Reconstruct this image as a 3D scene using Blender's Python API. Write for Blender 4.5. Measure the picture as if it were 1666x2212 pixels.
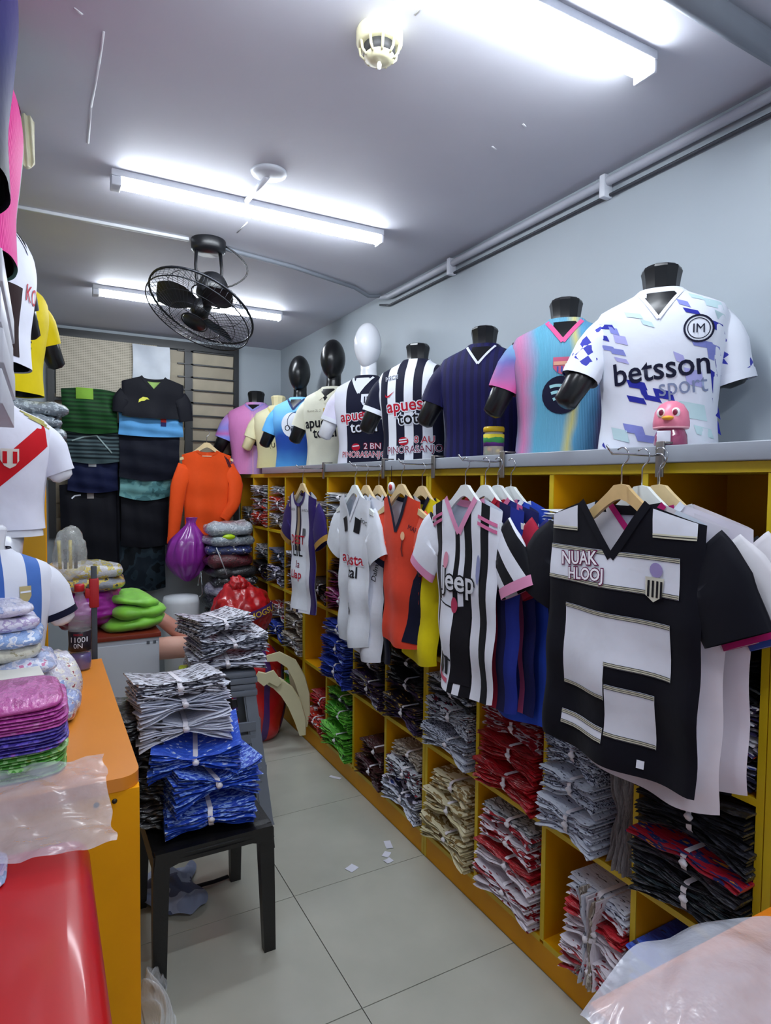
import bpy, bmesh, math, random
import numpy as np
from mathutils import Vector, Matrix, noise as mnoise
PI = math.pi
for o in list(bpy.data.objects): bpy.data.objects.remove(o)
SC = bpy.context.scene
COL = SC.collection
rnd = random.Random(7)

# ------------------------------------------------------------------ camera
def cam_rot(yaw, pitch, roll):
    return Matrix.Rotation(yaw, 3, 'Z') @ Matrix.Rotation(pitch, 3, 'X') @ Matrix.Rotation(roll, 3, 'Y')
F_PX = 1365.88
CR = cam_rot(-0.50004, -0.04510, -0.01030)
CAM = Vector((-0.8537, -2.2797, 1.6212))
cd = bpy.data.cameras.new('camera'); cam = bpy.data.objects.new('camera', cd); COL.objects.link(cam)
cd.sensor_fit = 'HORIZONTAL'; cd.sensor_width = 36.0; cd.lens = 36.0 * F_PX / 1666.0; cd.clip_start = 0.02
r_, f_, u_ = CR @ Vector((1, 0, 0)), CR @ Vector((0, 1, 0)), CR @ Vector((0, 0, 1))
M3 = Matrix((r_, u_, -f_)).transposed()
cam.matrix_world = Matrix.Translation(CAM) @ M3.to_4x4()
SC.camera = cam
# ------------------------------------------------------------------ world, exposure
w = bpy.data.worlds.new('world'); SC.world = w; w.use_nodes = True
w.node_tree.nodes['Background'].inputs[0].default_value = (0.80, 0.88, 1.0, 1)
w.node_tree.nodes['Background'].inputs[1].default_value = 0.6
SC.view_settings.view_transform = 'Standard'; SC.view_settings.look = 'None'
SC.view_settings.gamma = 1.0; SC.view_settings.use_curve_mapping = False
SC.view_settings.exposure = 0.20
TUBE_STRENGTH = 54.0
TUBE_COLOR = (0.86, 0.93, 1.0)
# room constants (metres)
XW = 0.96; XL = -1.24; YB = 2.93; YF = -3.6; ZC = 2.745
XS = 0.60            # shelf front plane
# ------------------------------------------------------------------ colours / materials
def lin(c):
    if isinstance(c, str):
        c = c.lstrip('#'); c = tuple(int(c[i:i+2], 16) / 255 for i in (0, 2, 4))
    return tuple((v / 12.92 if v <= 0.04045 else ((v + 0.055) / 1.055) ** 2.4) for v in c[:3]) + (1.0,)
_M = {}
class NB:
    def __init__(s, name):
        s.m = bpy.data.materials.new(name); s.m.use_nodes = True; s.t = s.m.node_tree; s.n = s.t.nodes
        s.b = s.n['Principled BSDF']; s.out = s.n['Material Output']
    def new(s, typ, **kw):
        n = s.n.new(typ)
        for k, v in kw.items():
            if k.startswith('i_'):
                n.inputs[k[2:].replace('_', ' ')].default_value = v
            else: setattr(n, k, v)
        return n
    def link(s, a, b): s.t.links.new(a, b)
    def bump(s, scale, strength, dist=0.01, coord=None, detail=3):
        tc = s.new('ShaderNodeTexCoord'); nz = s.new('ShaderNodeTexNoise'); nz.inputs['Scale'].default_value = scale; nz.inputs['Detail'].default_value = detail
        s.link(tc.outputs['Object'], nz.inputs['Vector'])
        b = s.new('ShaderNodeBump'); b.inputs['Strength'].default_value = strength; b.inputs['Distance'].default_value = dist
        s.link(nz.outputs[0], b.inputs['Height']); s.link(b.outputs[0], s.b.inputs['Normal'])
def setp(b, rough=0.6, coat=0.0, sheen=0.0, metal=0.0, spec=0.5, alpha=1.0, trans=0.0):
    b.inputs['Roughness'].default_value = rough; b.inputs['Metallic'].default_value = metal
    b.inputs['Coat Weight'].default_value = coat; b.inputs['Coat Roughness'].default_value = 0.08
    b.inputs['Sheen Weight'].default_value = sheen; b.inputs['Specular IOR Level'].default_value = spec
    b.inputs['Alpha'].default_value = alpha; b.inputs['Transmission Weight'].default_value = trans
def plain(col, rough=0.6, coat=0.0, sheen=0.0, metal=0.0, var=0.06, vscale=6.0, bump=0.0, bscale=60.0, spec=0.5):
    """one colour with slight procedural mottling"""
    key = ('plain', str(col), rough, coat, sheen, metal, var, vscale, bump, bscale, spec)
    if key in _M: return _M[key]
    nb = NB('mat_plain'); c = lin(col)
    tc = nb.new('ShaderNodeTexCoord'); nz = nb.new('ShaderNodeTexNoise'); nz.inputs['Scale'].default_value = vscale; nz.inputs['Detail'].default_value = 4
    nb.link(tc.outputs['Object'], nz.inputs['Vector'])
    rp = nb.new('ShaderNodeValToRGB'); e = rp.color_ramp.elements
    e[0].position = 0.3; e[1].position = 0.7
    e[0].color = tuple(v * (1 - var) for v in c[:3]) + (1,); e[1].color = tuple(min(1, v * (1 + var)) for v in c[:3]) + (1,)
    nb.link(nz.outputs[0], rp.inputs[0]); nb.link(rp.outputs[0], nb.b.inputs['Base Color'])
    setp(nb.b, rough, coat, sheen, metal, spec)
    if bump: nb.bump(bscale, bump)
    _M[key] = nb.m; return nb.m
def cloth(col, var=0.05): return plain(col, rough=0.66, sheen=0.04, var=var, vscale=9, bump=0.35, bscale=11, spec=0.15)
def ramp_mat(axis, lo, hi, stops, interp='CONSTANT', wob=0.0, wscale=4.0, rough=0.62, coat=0.0, rib=0.0):
    """cloth whose colour runs along a local axis ('X','Z') or over noise ('N')"""
    key = ('ramp', axis, lo, hi, str(stops), interp, wob, wscale, rough, coat, rib)
    if key in _M: return _M[key]
    nb = NB('mat_cloth'); tc = nb.new('ShaderNodeTexCoord')
    nz = nb.new('ShaderNodeTexNoise'); nz.inputs['Scale'].default_value = wscale; nz.inputs['Detail'].default_value = 2
    nb.link(tc.outputs['Object'], nz.inputs['Vector'])
    if axis == 'N': src = nz.outputs[0]
    else:
        sp = nb.new('ShaderNodeSeparateXYZ'); nb.link(tc.outputs['Object'], sp.inputs[0])
        if axis == 'D':
            ad = nb.new('ShaderNodeMath', operation='ADD'); nb.link(sp.outputs['X'], ad.inputs[0]); nb.link(sp.outputs['Z'], ad.inputs[1]); src = ad.outputs[0]
        else: src = sp.outputs[axis]
    if wob and axis != 'N':
        sb = nb.new('ShaderNodeMath', operation='SUBTRACT'); nb.link(nz.outputs[0], sb.inputs[0]); sb.inputs[1].default_value = 0.5
        ma = nb.new('ShaderNodeMath', operation='MULTIPLY_ADD'); nb.link(sb.outputs[0], ma.inputs[0]); ma.inputs[1].default_value = wob; nb.link(src, ma.inputs[2]); src = ma.outputs[0]
    mr = nb.new('ShaderNodeMapRange'); mr.inputs['From Min'].default_value = lo; mr.inputs['From Max'].default_value = hi
    nb.link(src, mr.inputs['Value'])
    rp = nb.new('ShaderNodeValToRGB'); rp.color_ramp.interpolation = interp
    el = rp.color_ramp.elements
    while len(el) < len(stops): el.new(0.5)
    for i, (p, c) in enumerate(stops): el[i].position = p
    for i, (p, c) in enumerate(sorted(stops, key=lambda q: q[0])): el[i].position = p; el[i].color = lin(c)
    nb.link(mr.outputs[0], rp.inputs[0]); nb.link(rp.outputs[0], nb.b.inputs['Base Color'])
    setp(nb.b, rough, coat, 0.04, 0, 0.15)
    if rib:
        wv = nb.new('ShaderNodeTexWave'); wv.inputs['Scale'].default_value = rib; nb.link(tc.outputs['Object'], wv.inputs['Vector'])
        b = nb.new('ShaderNodeBump'); b.inputs['Strength'].default_value = 0.3; b.inputs['Distance'].default_value = 0.004
        nb.link(wv.outputs[0], b.inputs['Height']); nb.link(b.outputs[0], nb.b.inputs['Normal'])
    else: nb.bump(14, 0.25)
    _M[key] = nb.m; return nb.m
def repeat(cols, n):
    """n stripes cycling through cols as CONSTANT ramp stops"""
    return [(i / n, cols[i % len(cols)]) for i in range(n)]
def wrap(c1, c2=None, c3=None, scale=18.0, coat=1.0, rough=0.45, stretch=(2.2, .7, 3.0)):
    """garment folded in clear film: printed cloth under a glossy crinkled coat"""
    key = ('wrap', str(c1), str(c2), str(c3), scale, coat, rough, stretch)
    if key in _M: return _M[key]
    c2 = c2 or c1; c3 = c3 or c1
    nb = NB('mat_wrapped'); tc = nb.new('ShaderNodeTexCoord'); oi = nb.new('ShaderNodeObjectInfo')
    mp = nb.new('ShaderNodeMapping'); mp.inputs['Scale'].default_value = stretch; nb.link(tc.outputs['Object'], mp.inputs['Vector'])
    cb = nb.new('ShaderNodeCombineXYZ'); ml = nb.new('ShaderNodeMath', operation='MULTIPLY'); ml.inputs[1].default_value = 37.0
    nb.link(oi.outputs['Random'], ml.inputs[0]); nb.link(ml.outputs[0], cb.inputs[0]); nb.link(ml.outputs[0], cb.inputs[2]); nb.link(cb.outputs[0], mp.inputs['Location'])
    nz = nb.new('ShaderNodeTexNoise'); nz.inputs['Scale'].default_value = scale*1.8; nz.inputs['Detail'].default_value = 2.0
    nb.link(mp.outputs[0], nz.inputs['Vector'])
    rp = nb.new('ShaderNodeValToRGB'); rp.color_ramp.interpolation = 'CONSTANT'; el = rp.color_ramp.elements
    el.new(0.5)
    for i, (p, c) in enumerate(((0.0, c1), (0.52, c2), (0.64, c3))): el[i].position = p; el[i].color = lin(c)
    nb.link(nz.outputs[0], rp.inputs[0]); nb.link(rp.outputs[0], nb.b.inputs['Base Color'])
    setp(nb.b, rough, coat, 0, 0, 0.4); nb.b.inputs['Coat Roughness'].default_value = 0.12
    n2 = nb.new('ShaderNodeTexNoise'); n2.inputs['Scale'].default_value = 45; n2.inputs['Detail'].default_value = 3
    nb.link(mp.outputs[0], n2.inputs['Vector'])
    b = nb.new('ShaderNodeBump'); b.inputs['Strength'].default_value = 0.7; b.inputs['Distance'].default_value = 0.012
    nb.link(n2.outputs[0], b.inputs['Height']); nb.link(b.outputs[0], nb.b.inputs['Coat Normal'])
    b2 = nb.new('ShaderNodeBump'); b2.inputs['Strength'].default_value = 0.3; b2.inputs['Distance'].default_value = 0.01
    nb.link(n2.outputs[0], b2.inputs['Height']); nb.link(b2.outputs[0], nb.b.inputs['Normal'])
    _M[key] = nb.m; return nb.m
def film(col='#e8ecf4', opacity=0.25, rough=0.12):
    """clear plastic film"""
    key = ('film', col, opacity, rough)
    if key in _M: return _M[key]
    nb = NB('mat_film'); c = lin(col)
    nb.b.inputs['Base Color'].default_value = c; setp(nb.b, rough, 0.5, 0, 0, 0.6, alpha=1.0)
    nb.bump(30, 0.35, 0.01)
    tr = nb.new('ShaderNodeBsdfTransparent'); mx = nb.new('ShaderNodeMixShader')
    tc = nb.new('ShaderNodeTexCoord'); nz = nb.new('ShaderNodeTexNoise'); nz.inputs['Scale'].default_value = 40; nb.link(tc.outputs['Object'], nz.inputs['Vector'])
    mr = nb.new('ShaderNodeMapRange'); mr.inputs['To Min'].default_value = opacity * 0.96; mr.inputs['To Max'].default_value = min(1, opacity * 1.04)
    mr.inputs['From Min'].default_value = 0.3; mr.inputs['From Max'].default_value = 0.7
    nb.link(nz.outputs[0], mr.inputs['Value']); nb.link(mr.outputs[0], mx.inputs[0]); nb.link(tr.outputs[0], mx.inputs[1]); nb.link(nb.b.outputs[0], mx.inputs[2])
    nb.link(mx.outputs[0], nb.out.inputs['Surface'])
    _M[key] = nb.m; return nb.m
def emit(col, strength):
    nb = NB('mat_light'); e = nb.new('ShaderNodeEmission'); e.inputs[0].default_value = lin(col) if isinstance(col, str) else tuple(col) + (1,)
    e.inputs[1].default_value = strength; nb.link(e.outputs[0], nb.out.inputs['Surface']); return nb.m

# ------------------------------------------------------------------ mesh helpers
def link_mesh(name, verts, faces, mat, parent=None, smooth=True):
    me = bpy.data.meshes.new(name); me.from_pydata([tuple(v) for v in verts], [], faces); me.update()
    if smooth: me.shade_smooth()
    return put(name, me, mat, parent)
def put(name, me, mat, parent=None):
    o = bpy.data.objects.new(name, me); COL.objects.link(o)
    if len(me.materials) == 0: me.materials.append(None)
    o.material_slots[0].link = 'OBJECT'; o.material_slots[0].material = mat
    if parent is not None: o.parent = parent
    return o
def tag(o, label, cat, group=None):
    o['label'] = label; o['category'] = cat
    if group: o['group'] = group
    return o
def struct(o, label=None):
    o['kind'] = 'structure'
    if label: o['label'] = label
    return o
def thing(name, label, cat, loc=(0, 0, 0), rz=0.0, group=None, scale=1.0, rot=None):
    o = bpy.data.objects.new(name, None); COL.objects.link(o); o.empty_display_size = 0.05
    o.location = loc; o.rotation_euler = rot if rot else (0, 0, rz); o.scale = (scale,) * 3 if not isinstance(scale, tuple) else scale
    return tag(o, label, cat, group)
class MB:
    """collects shapes into one mesh"""
    def __init__(s): s.v = []; s.f = []
    def add(s, v, f):
        n = len(s.v); s.v += [tuple(p) for p in v]; s.f += [tuple(i + n for i in q) for q in f]; return s
    def box(s, x0, x1, y0, y1, z0, z1, bev=0.0):
        if bev <= 0:
            v = [(x, y, z) for x in (x0, x1) for y in (y0, y1) for z in (z0, z1)]
            f = [(0, 1, 3, 2), (4, 6, 7, 5), (0, 4, 5, 1), (2, 3, 7, 6), (0, 2, 6, 4), (1, 5, 7, 3)]
            return s.add(v, f)
        bm = bmesh.new(); bmesh.ops.create_cube(bm, size=1.0)
        for q in bm.verts: q.co = Vector(((x0 + x1) / 2 + q.co.x * (x1 - x0), (y0 + y1) / 2 + q.co.y * (y1 - y0), (z0 + z1) / 2 + q.co.z * (z1 - z0)))
        bmesh.ops.bevel(bm, geom=bm.edges[:], offset=bev, segments=2, affect='EDGES', profile=0.6)
        bm.verts.index_update(); s.add([q.co[:] for q in bm.verts], [[q.index for q in f.verts] for f in bm.faces]); bm.free(); return s
    def tube(s, pts, r, n=8, cap=True, flat=1.0):
        pts = [Vector(p) for p in pts]; m = len(pts); rs = r if isinstance(r, (list, tuple)) else [r] * m
        v = []; ref = None
        for i, p in enumerate(pts):
            t = (pts[min(i + 1, m - 1)] - pts[max(i - 1, 0)]).normalized()
            if ref is None: ref = Vector((0, 0, 1)) if abs(t.z) < 0.9 else Vector((1, 0, 0))
            a = t.cross(ref)
            if a.length < 1e-4: a = t.cross(Vector((1, 0, 0)))
            a.normalize(); b = a.cross(t).normalized(); ref = b
            for k in range(n):
                g = 2 * PI * k / n; v.append(p + a * (math.cos(g) * rs[i]) + b * (math.sin(g) * rs[i] * flat))
        f = [(i * n + k, i * n + (k + 1) % n, (i + 1) * n + (k + 1) % n, (i + 1) * n + k) for i in range(m - 1) for k in range(n)]
        if cap: f += [tuple(range(n))[::-1], tuple(range((m - 1) * n, m * n))]
        return s.add(v, f)
    def lathe(s, prof, n=24, c=(0, 0, 0), rot=None):
        v = []; R = rot or Matrix.Identity(3); c = Vector(c)
        for r, z in prof:
            for k in range(n):
                g = 2 * PI * k / n; v.append(c + R @ Vector((r * math.cos(g), r * math.sin(g), z)))
        m = len(prof)
        f = [(i * n + k, i * n + (k + 1) % n, (i + 1) * n + (k + 1) % n, (i + 1) * n + k) for i in range(m - 1) for k in range(n)]
        if prof[0][0] > 1e-6: f.append(tuple(range(n))[::-1])
        if prof[-1][0] > 1e-6: f.append(tuple(range((m - 1) * n, m * n)))
        return s.add(v, f)
    def grid(s, fn, nu, nv, closed=False):
        v = [fn(i / nu, j / nv) for j in range(nv + 1) for i in range(nu + (0 if closed else 1))]
        k = nu if closed else nu + 1
        f = [(j * k + i, j * k + (i + 1) % k, (j + 1) * k + (i + 1) % k, (j + 1) * k + i) for j in range(nv) for i in range(nu)]
        return s.add(v, f)
    def blob(s, c, rad, amp=0.1, freq=3.0, seed=0, n=4, flatbase=None):
        bm = bmesh.new(); bmesh.ops.create_icosphere(bm, subdivisions=n, radius=1.0); off = Vector((seed * 3.7, seed * 1.3, seed * 2.1))
        for q in bm.verts:
            d = q.co.normalized(); k = 1 + amp * mnoise.fractal(d * freq + off, 0.8, 2.0, 3)
            q.co = Vector((c[0] + d.x * rad[0] * k, c[1] + d.y * rad[1] * k, c[2] + d.z * rad[2] * k))
            if flatbase is not None and q.co.z < flatbase: q.co.z = flatbase
        bm.verts.index_update(); s.add([q.co[:] for q in bm.verts], [[q.index for q in f.verts] for f in bm.faces]); bm.free(); return s
    def prism(s, poly, y0, y1, axis='y'):
        """poly in (x,z), extruded along y"""
        n = len(poly); v = [(p[0], y0, p[1]) for p in poly] + [(p[0], y1, p[1]) for p in poly]
        f = [tuple(range(n)), tuple(range(2 * n - 1, n - 1, -1))] + [(i, i + n, (i + 1) % n + n, (i + 1) % n) for i in range(n)]
        return s.add(v, f)
    def build(s, name, mat, parent=None, smooth=True):
        return link_mesh(name, s.v, s.f, mat, parent, smooth)
def sharp(o, ang=40):
    o.data.shade_smooth()
    try: o.data.set_sharp_from_angle(angle=math.radians(ang))
    except Exception: o.data.shade_flat()
    return o
def cinterp(x, xs, ys):
    """smooth interpolation through points"""
    if x <= xs[0]: return ys[0]
    if x >= xs[-1]: return ys[-1]
    i = 0
    while xs[i + 1] < x: i += 1
    t = (x - xs[i]) / (xs[i + 1] - xs[i]); h = xs[i + 1] - xs[i]
    def sl(k):
        if k <= 0 or k >= len(xs) - 1: return (ys[min(k + 1, len(xs) - 1)] - ys[max(k - 1, 0)]) / (xs[min(k + 1, len(xs) - 1)] - xs[max(k - 1, 0)])
        a = (ys[k] - ys[k - 1]) / (xs[k] - xs[k - 1]); b = (ys[k + 1] - ys[k]) / (xs[k + 1] - xs[k])
        return 0 if a * b <= 0 else 2 * a * b / (a + b)
    m0, m1 = sl(i) * h, sl(i + 1) * h
    return (2*t**3 - 3*t*t + 1) * ys[i] + (t**3 - 2*t*t + t) * m0 + (-2*t**3 + 3*t*t) * ys[i + 1] + (t**3 - t*t) * m1
_T = {}
def text_mesh(s, size, offset=0.0, shear=0.0, spacing=1.0):
    key = (s, size, offset, shear, spacing)
    if key in _T: return _T[key]
    cu = bpy.data.curves.new('lettering', 'FONT'); cu.body = s; cu.size = size; cu.offset = offset; cu.shear = shear; cu.align_x = 'CENTER'; cu.space_character = spacing
    cu.resolution_u = 3
    o = bpy.data.objects.new('lettering', cu); COL.objects.link(o); bpy.context.view_layer.update()
    me = bpy.data.meshes.new_from_object(o.evaluated_get(bpy.context.evaluated_depsgraph_get()))
    v = [(q.co.x, q.co.y) for q in me.vertices]; f = [tuple(p.vertices) for p in me.polygons]
    bpy.data.objects.remove(o); bpy.data.curves.remove(cu); bpy.data.meshes.remove(me)
    _T[key] = (v, f); return v, f
def cutgrid(v, f, step=0.03):
    """cut a flat (x,z) mesh by a grid so that it can bend"""
    bm = bmesh.new(); vs = [bm.verts.new((a, 0, b)) for a, b in v]
    for q in f:
        try: bm.faces.new([vs[i] for i in q])
        except ValueError: pass
    xs = [a for a, b in v]; zs = [b for a, b in v]
    for lo, hi, nrm in ((min(xs), max(xs), (1, 0, 0)), (min(zs), max(zs), (0, 0, 1))):
        k = math.floor(lo / step) + 1
        while k * step < hi:
            bmesh.ops.bisect_plane(bm, geom=bm.verts[:] + bm.edges[:] + bm.faces[:], plane_co=Vector(nrm) * (k * step), plane_no=nrm); k += 1
    bm.verts.index_update()
    out = [(q.co.x, q.co.z) for q in bm.verts], [[q.index for q in g.verts] for g in bm.faces]; bm.free(); return out
import zlib
def lhash(s): return zlib.crc32(s.encode())
# ------------------------------------------------------------------ garments
BZ = [0, .10, .22, .32, .385, .425, .452, .472, .487]
BA = [.168, .160, .172, .188, .190, .178, .128, .082, .064]
BB = [.098, .096, .108, .116, .108, .092, .074, .062, .056]
BN = 2.5
def bust_ab(z): return cinterp(z, BZ, BA), cinterp(z, BZ, BB)
def bust_F(x, z):
    a, b = bust_ab(z); q = min(1.0, abs(x) / a)
    return -b * max(0.0, 1 - q ** BN) ** (1 / BN)
def bust_pt(th, z, grow=0.0):
    a, b = bust_ab(z); a += grow; b += grow; c, s_ = math.cos(th), math.sin(th)
    k = (abs(c) ** BN + abs(s_) ** BN) ** (-1 / BN)
    return (a * c * k, b * s_ * k, z)
def flat_decal(parent, F, name, v, f, mat, eps=0.002, step=0.03):
    v, f = cutgrid(v, f, step) if step else (v, f)
    return link_mesh(name, [(x, F(x, z) - eps, z) for x, z in v], f, mat, parent)
def poly(*pts): return list(pts), [tuple(range(len(pts)))]
def circ(x, z, r, n=24, rz=None): return [(x + r * math.cos(2*PI*k/n), z + (rz or r) * math.sin(2*PI*k/n)) for k in range(n)], [tuple(range(n))]
def ringp(x, z, r, t, n=28, a0=0, a1=2*PI):
    full = abs(a1 - a0 - 2*PI) < 1e-6; m = n if full else n + 1
    v = []
    for k in range(m):
        g = a0 + (a1 - a0) * k / n; v += [(x + r*math.cos(g), z + r*math.sin(g)), (x + (r-t)*math.cos(g), z + (r-t)*math.sin(g))]
    f = [(2*k, 2*((k+1) % m), 2*((k+1) % m)+1, 2*k+1) for k in range(n)]
    return v, f
def strip(pts, w):
    v = []; n = len(pts)
    for i, p in enumerate(pts):
        a = Vector(pts[max(i-1, 0)]); b = Vector(pts[min(i+1, n-1)]); t = (b - a).normalized(); q = Vector((-t.y, t.x)) * (w/2)
        v += [(p[0]+q.x, p[1]+q.y), (p[0]-q.x, p[1]-q.y)]
    return v, [(2*i, 2*i+1, 2*i+3, 2*i+2) for i in range(n-1)]
def shield(x, z, w, h):
    return poly((x-w/2, z+h/2), (x-w/2, z-h*.1), (x-w*.3, z-h*.36), (x, z-h/2), (x+w*.3, z-h*.36), (x+w/2, z-h*.1), (x+w/2, z+h/2))
def merge(*parts):
    V = []; Fc = []
    for v, f in parts:
        n = len(V); V += list(v); Fc += [tuple(i+n for i in q) for q in f]
    return V, Fc
def shift(vf, dx, dz, rot=0.0, sx=1.0, sz=1.0):
    c, s_ = math.cos(rot), math.sin(rot)
    return [((x*sx)*c - (z*sz)*s_ + dx, (x*sx)*s_ + (z*sz)*c + dz) for x, z in vf[0]], vf[1]
def apply_decals(root, F, decals):
    last = {}
    SUBS = {'crest_': 'crest', 'logo_bar': 'logo_disc', 'badge_bar': 'badge', 'stripe_edge': 'stripe', 'pinstripe': 'stripe', 'chest_patch_edge': 'chest_patch', 'panel_edge': 'white_panel'}
    for d in decals:
        k = d[0]
        if k == 'text':
            _, s_, x, z, size, mat, out = d[:7]; kw = d[7] if len(d) > 7 else {}
            nm = kw.get('name', 'lettering'); rot = kw.get('rot', 0); sx = kw.get('sx', 1); e = kw.get('eps', .003); off = kw.get('off', 0.0)
            if out is not None:
                oo = flat_decal(root, F, nm + '_outline', *shift(text_mesh(s_, size, off + size*0.055, kw.get('shear', 0), kw.get('sp', 1.0)), x, z, rot, sx), out, e - .0008, None)
            par = oo if out is not None else (last.get('crest') or root if nm.startswith('crest_') else root)
            flat_decal(par, F, nm, *shift(text_mesh(s_, size, off, kw.get('shear', 0), kw.get('sp', 1.0)), x, z, rot, sx), mat, e, None)
        else:
            _, nm, vf, mat = d[:4]; e = d[4] if len(d) > 4 else .0016
            par = root
            for q, m_ in SUBS.items():
                if nm.startswith(q) and m_ in last: par = last[m_]
            o_ = flat_decal(par, F, nm, vf[0], vf[1], mat, e)
            if par is root: last['crest' if nm in ('crest', 'crest_disc') else nm] = o_
def sleeve(root, p, r1, r2, mat, name='sleeve', cuff=None, cufflen=0.12, n=16, seed=0, open_end=True):
    """p: list of points (x,y,z); elliptical sections, r1 in the xz plane, r2 across"""
    p = [Vector(q) for q in p]; m = len(p); mb = MB(); v = []; secs = 14; rg = random.Random(seed); ph = rg.random()*6
    def at(t):
        x = t*(m-1); i = min(int(x), m-2); return p[i].lerp(p[i+1], x-i), (p[i+1]-p[i]).normalized()
    def sec(t, grow=0.0):
        c, d = at(t); e2 = Vector((0, 1, 0)); e1 = d.cross(e2).normalized(); e2 = e1.cross(d).normalized()
        a = cinterp(t, [i/(len(r1)-1) for i in range(len(r1))], r1); b = cinterp(t, [i/(len(r2)-1) for i in range(len(r2))], r2)
        out = []
        for k in range(n):
            g = 2*PI*k/n; w_ = 1 + .05*math.sin(3*g + ph + t*5)
            out.append(c + e1*(math.cos(g)*(a*w_+grow)) + e2*(math.sin(g)*(b*w_+grow)))
        return out
    def loft(t0, t1, ns, grow=0.0):
        v = []
        for i in range(ns+1): v += sec(t0 + (t1-t0)*i/ns, grow)
        return v, [(i*n+k, i*n+(k+1) % n, (i+1)*n+(k+1) % n, (i+1)*n+k) for i in range(ns) for k in range(n)]
    v, f = loft(0, 1, secs); f.append(tuple(range(n))[::-1])
    if not open_end: f.append(tuple(range(secs*n, (secs+1)*n)))
    o = link_mesh(name, v, f, mat, root)
    if cuff is not None:
        v, f = loft(1-cufflen, 1.004, 2, .0022); link_mesh('cuff', v, f, cuff, o)
    return o
def mannequin(label, loc, rz, scale, skin, head=None, group='mannequins on the shelf top', arms=True, armlen=.10, dz=0, sl=None, sr=None, base=True):
    m = thing('mannequin', label, 'mannequin', loc, rz, group, scale)
    mb = MB(); mb.grid(lambda u, v: bust_pt(2*PI*u, .003 + .482*v, -.006), 28, 16, True); mb.build('torso', skin, m)
    n = MB()
    if head is None:
        n.lathe([(.060, .455), (.054, .480), (.052, .50), (.056, .53), (.060, .548), (.057, .556)], 10, (0, .008, 0))
        v0 = len(n.v)
        o = n.build('neck', skin, m); sharp(o, 30)
        c = MB(); c.lathe([(.057, .5565), (.046, .566), (.0, .568)], 10, (0, .008, 0)); sharp(c.build('neck_cap', skin, m), 20)
        for q in (o, ):
            for vv in q.data.vertices:
                if vv.co.z > .52: vv.co.z += -.12 * vv.co.y
    else:
        n.lathe([(.060, .455), (.050, .485), (.046, .52), (.046, .57)], 20, (0, .012, 0)); n.build('neck', skin, m)
        h = MB()
        def hp(u, v):
            g = 2*PI*u; t = v*PI; z = -math.cos(t); r = math.sin(t)
            taper = 1 - .20*(max(0, -z))**1.5
            return (r*math.cos(g)*.074*taper, .004 - .012*(1-z)*.4 + r*math.sin(g)*.092*(1 - .12*max(0, -z)), .655 + z*.128)
        h.grid(hp, 24, 18, True); h.build('head', skin, m)
    if arms:
        for s_, q in ((-1, sl), (1, sr)):
            q = q or ((.150, .0, .398), (.220, -.02, .238)); a, b = Vector(q[0]), Vector(q[1]); a.x *= s_; b.x *= s_
            e = b + (b - a).normalized()*(armlen if not isinstance(armlen, tuple) else armlen[(s_+1)//2])
            t = MB(); t.tube([a, a.lerp(e, .5), b, e, e + (b-a).normalized()*.012], [.046, .047, .044, .038, .02], 12); t.build('arm', skin, m)
    return m
def bust_jersey(label, loc, rz, scale, body, sleeves, collar='v', collar_mat=None, skin=None, depth=.085, decals=(), cuffs=None, group='jerseys on the shelf-top mannequins',
                sl=None, sr=None, man=None, name='football_jersey', collar_w=.014, hem=0.0):
    j = thing(name, label, 'jersey', loc, rz, group, scale)
    mb = MB(); ph = (lhash(label) % 100)/16
    def bp(u, v):
        z = hem + (.487-hem)*v; g = 2*PI*u; x, y, z = bust_pt(g, z, .002); k = max(0, 1-v*1.5)
        w_ = .004*k*math.sin(g*9 + ph) + .003*k*math.sin(g*4 + v*9)
        if y < -.02: w_ *= .2
        return (x*(1+w_/.17), y*(1+w_/.1), z)
    mb.grid(bp, 56, 34, True); mb.build('body', body, j)
    sm = sleeves if isinstance(sleeves, (tuple, list)) else (sleeves, sleeves)
    for i, (s_, q) in enumerate(((-1, sl), (1, sr))):
        q = q or ((.136, .0, .388), (.218, -.02, .238)); a, b = Vector(q[0]), Vector(q[1]); a.x *= s_; b.x *= s_
        sleeve(j, [a, a.lerp(b, .5) + Vector((s_*.008, 0, .012)), b], (.056, .066, .062, .058), (.052, .060, .056, .052), sm[i], cuff=cuffs, seed=i)
    F = lambda x, z: bust_F(x, z) - .002
    cm = collar_mat or body
    if collar in ('v', 'polo'):
        top = .470; hw = .058
        if man is not None: flat_decal(man, F, 'chest', *poly((-hw, top), (hw, top), (0, top-depth)), skin, .0015)
        flat_decal(j, F, 'collar', *merge(strip([(-hw-.004, top+.004), (0, top-depth-.004)], collar_w), strip([(hw+.004, top+.004), (0, top-depth-.004)], collar_w)), cm, .004)
    if collar == 'polo':
        for s_ in (-1, 1): flat_decal(j, F, 'collar_flap', *poly((s_*.066, top+.006), (s_*.006, top-depth*.55), (s_*.04, top-depth*.85), (s_*.088, top-.022)), cm, .006)
    c = MB(); a0 = PI*0 if collar != 'round' else -PI; a1 = PI
    def cp(u, v):
        g = a0 + (a1-a0)*u; r = .0655 + .004*math.sin(PI*v); hh = .468 + .024*v
        return (r*1.03*math.cos(g), r*.9*math.sin(g), hh - (.012 if math.sin(g) < 0 else 0))
    c.grid(cp, 28, 4); c.build('neckband', cm, j)
    apply_decals(j, F, decals)
    return j
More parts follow.
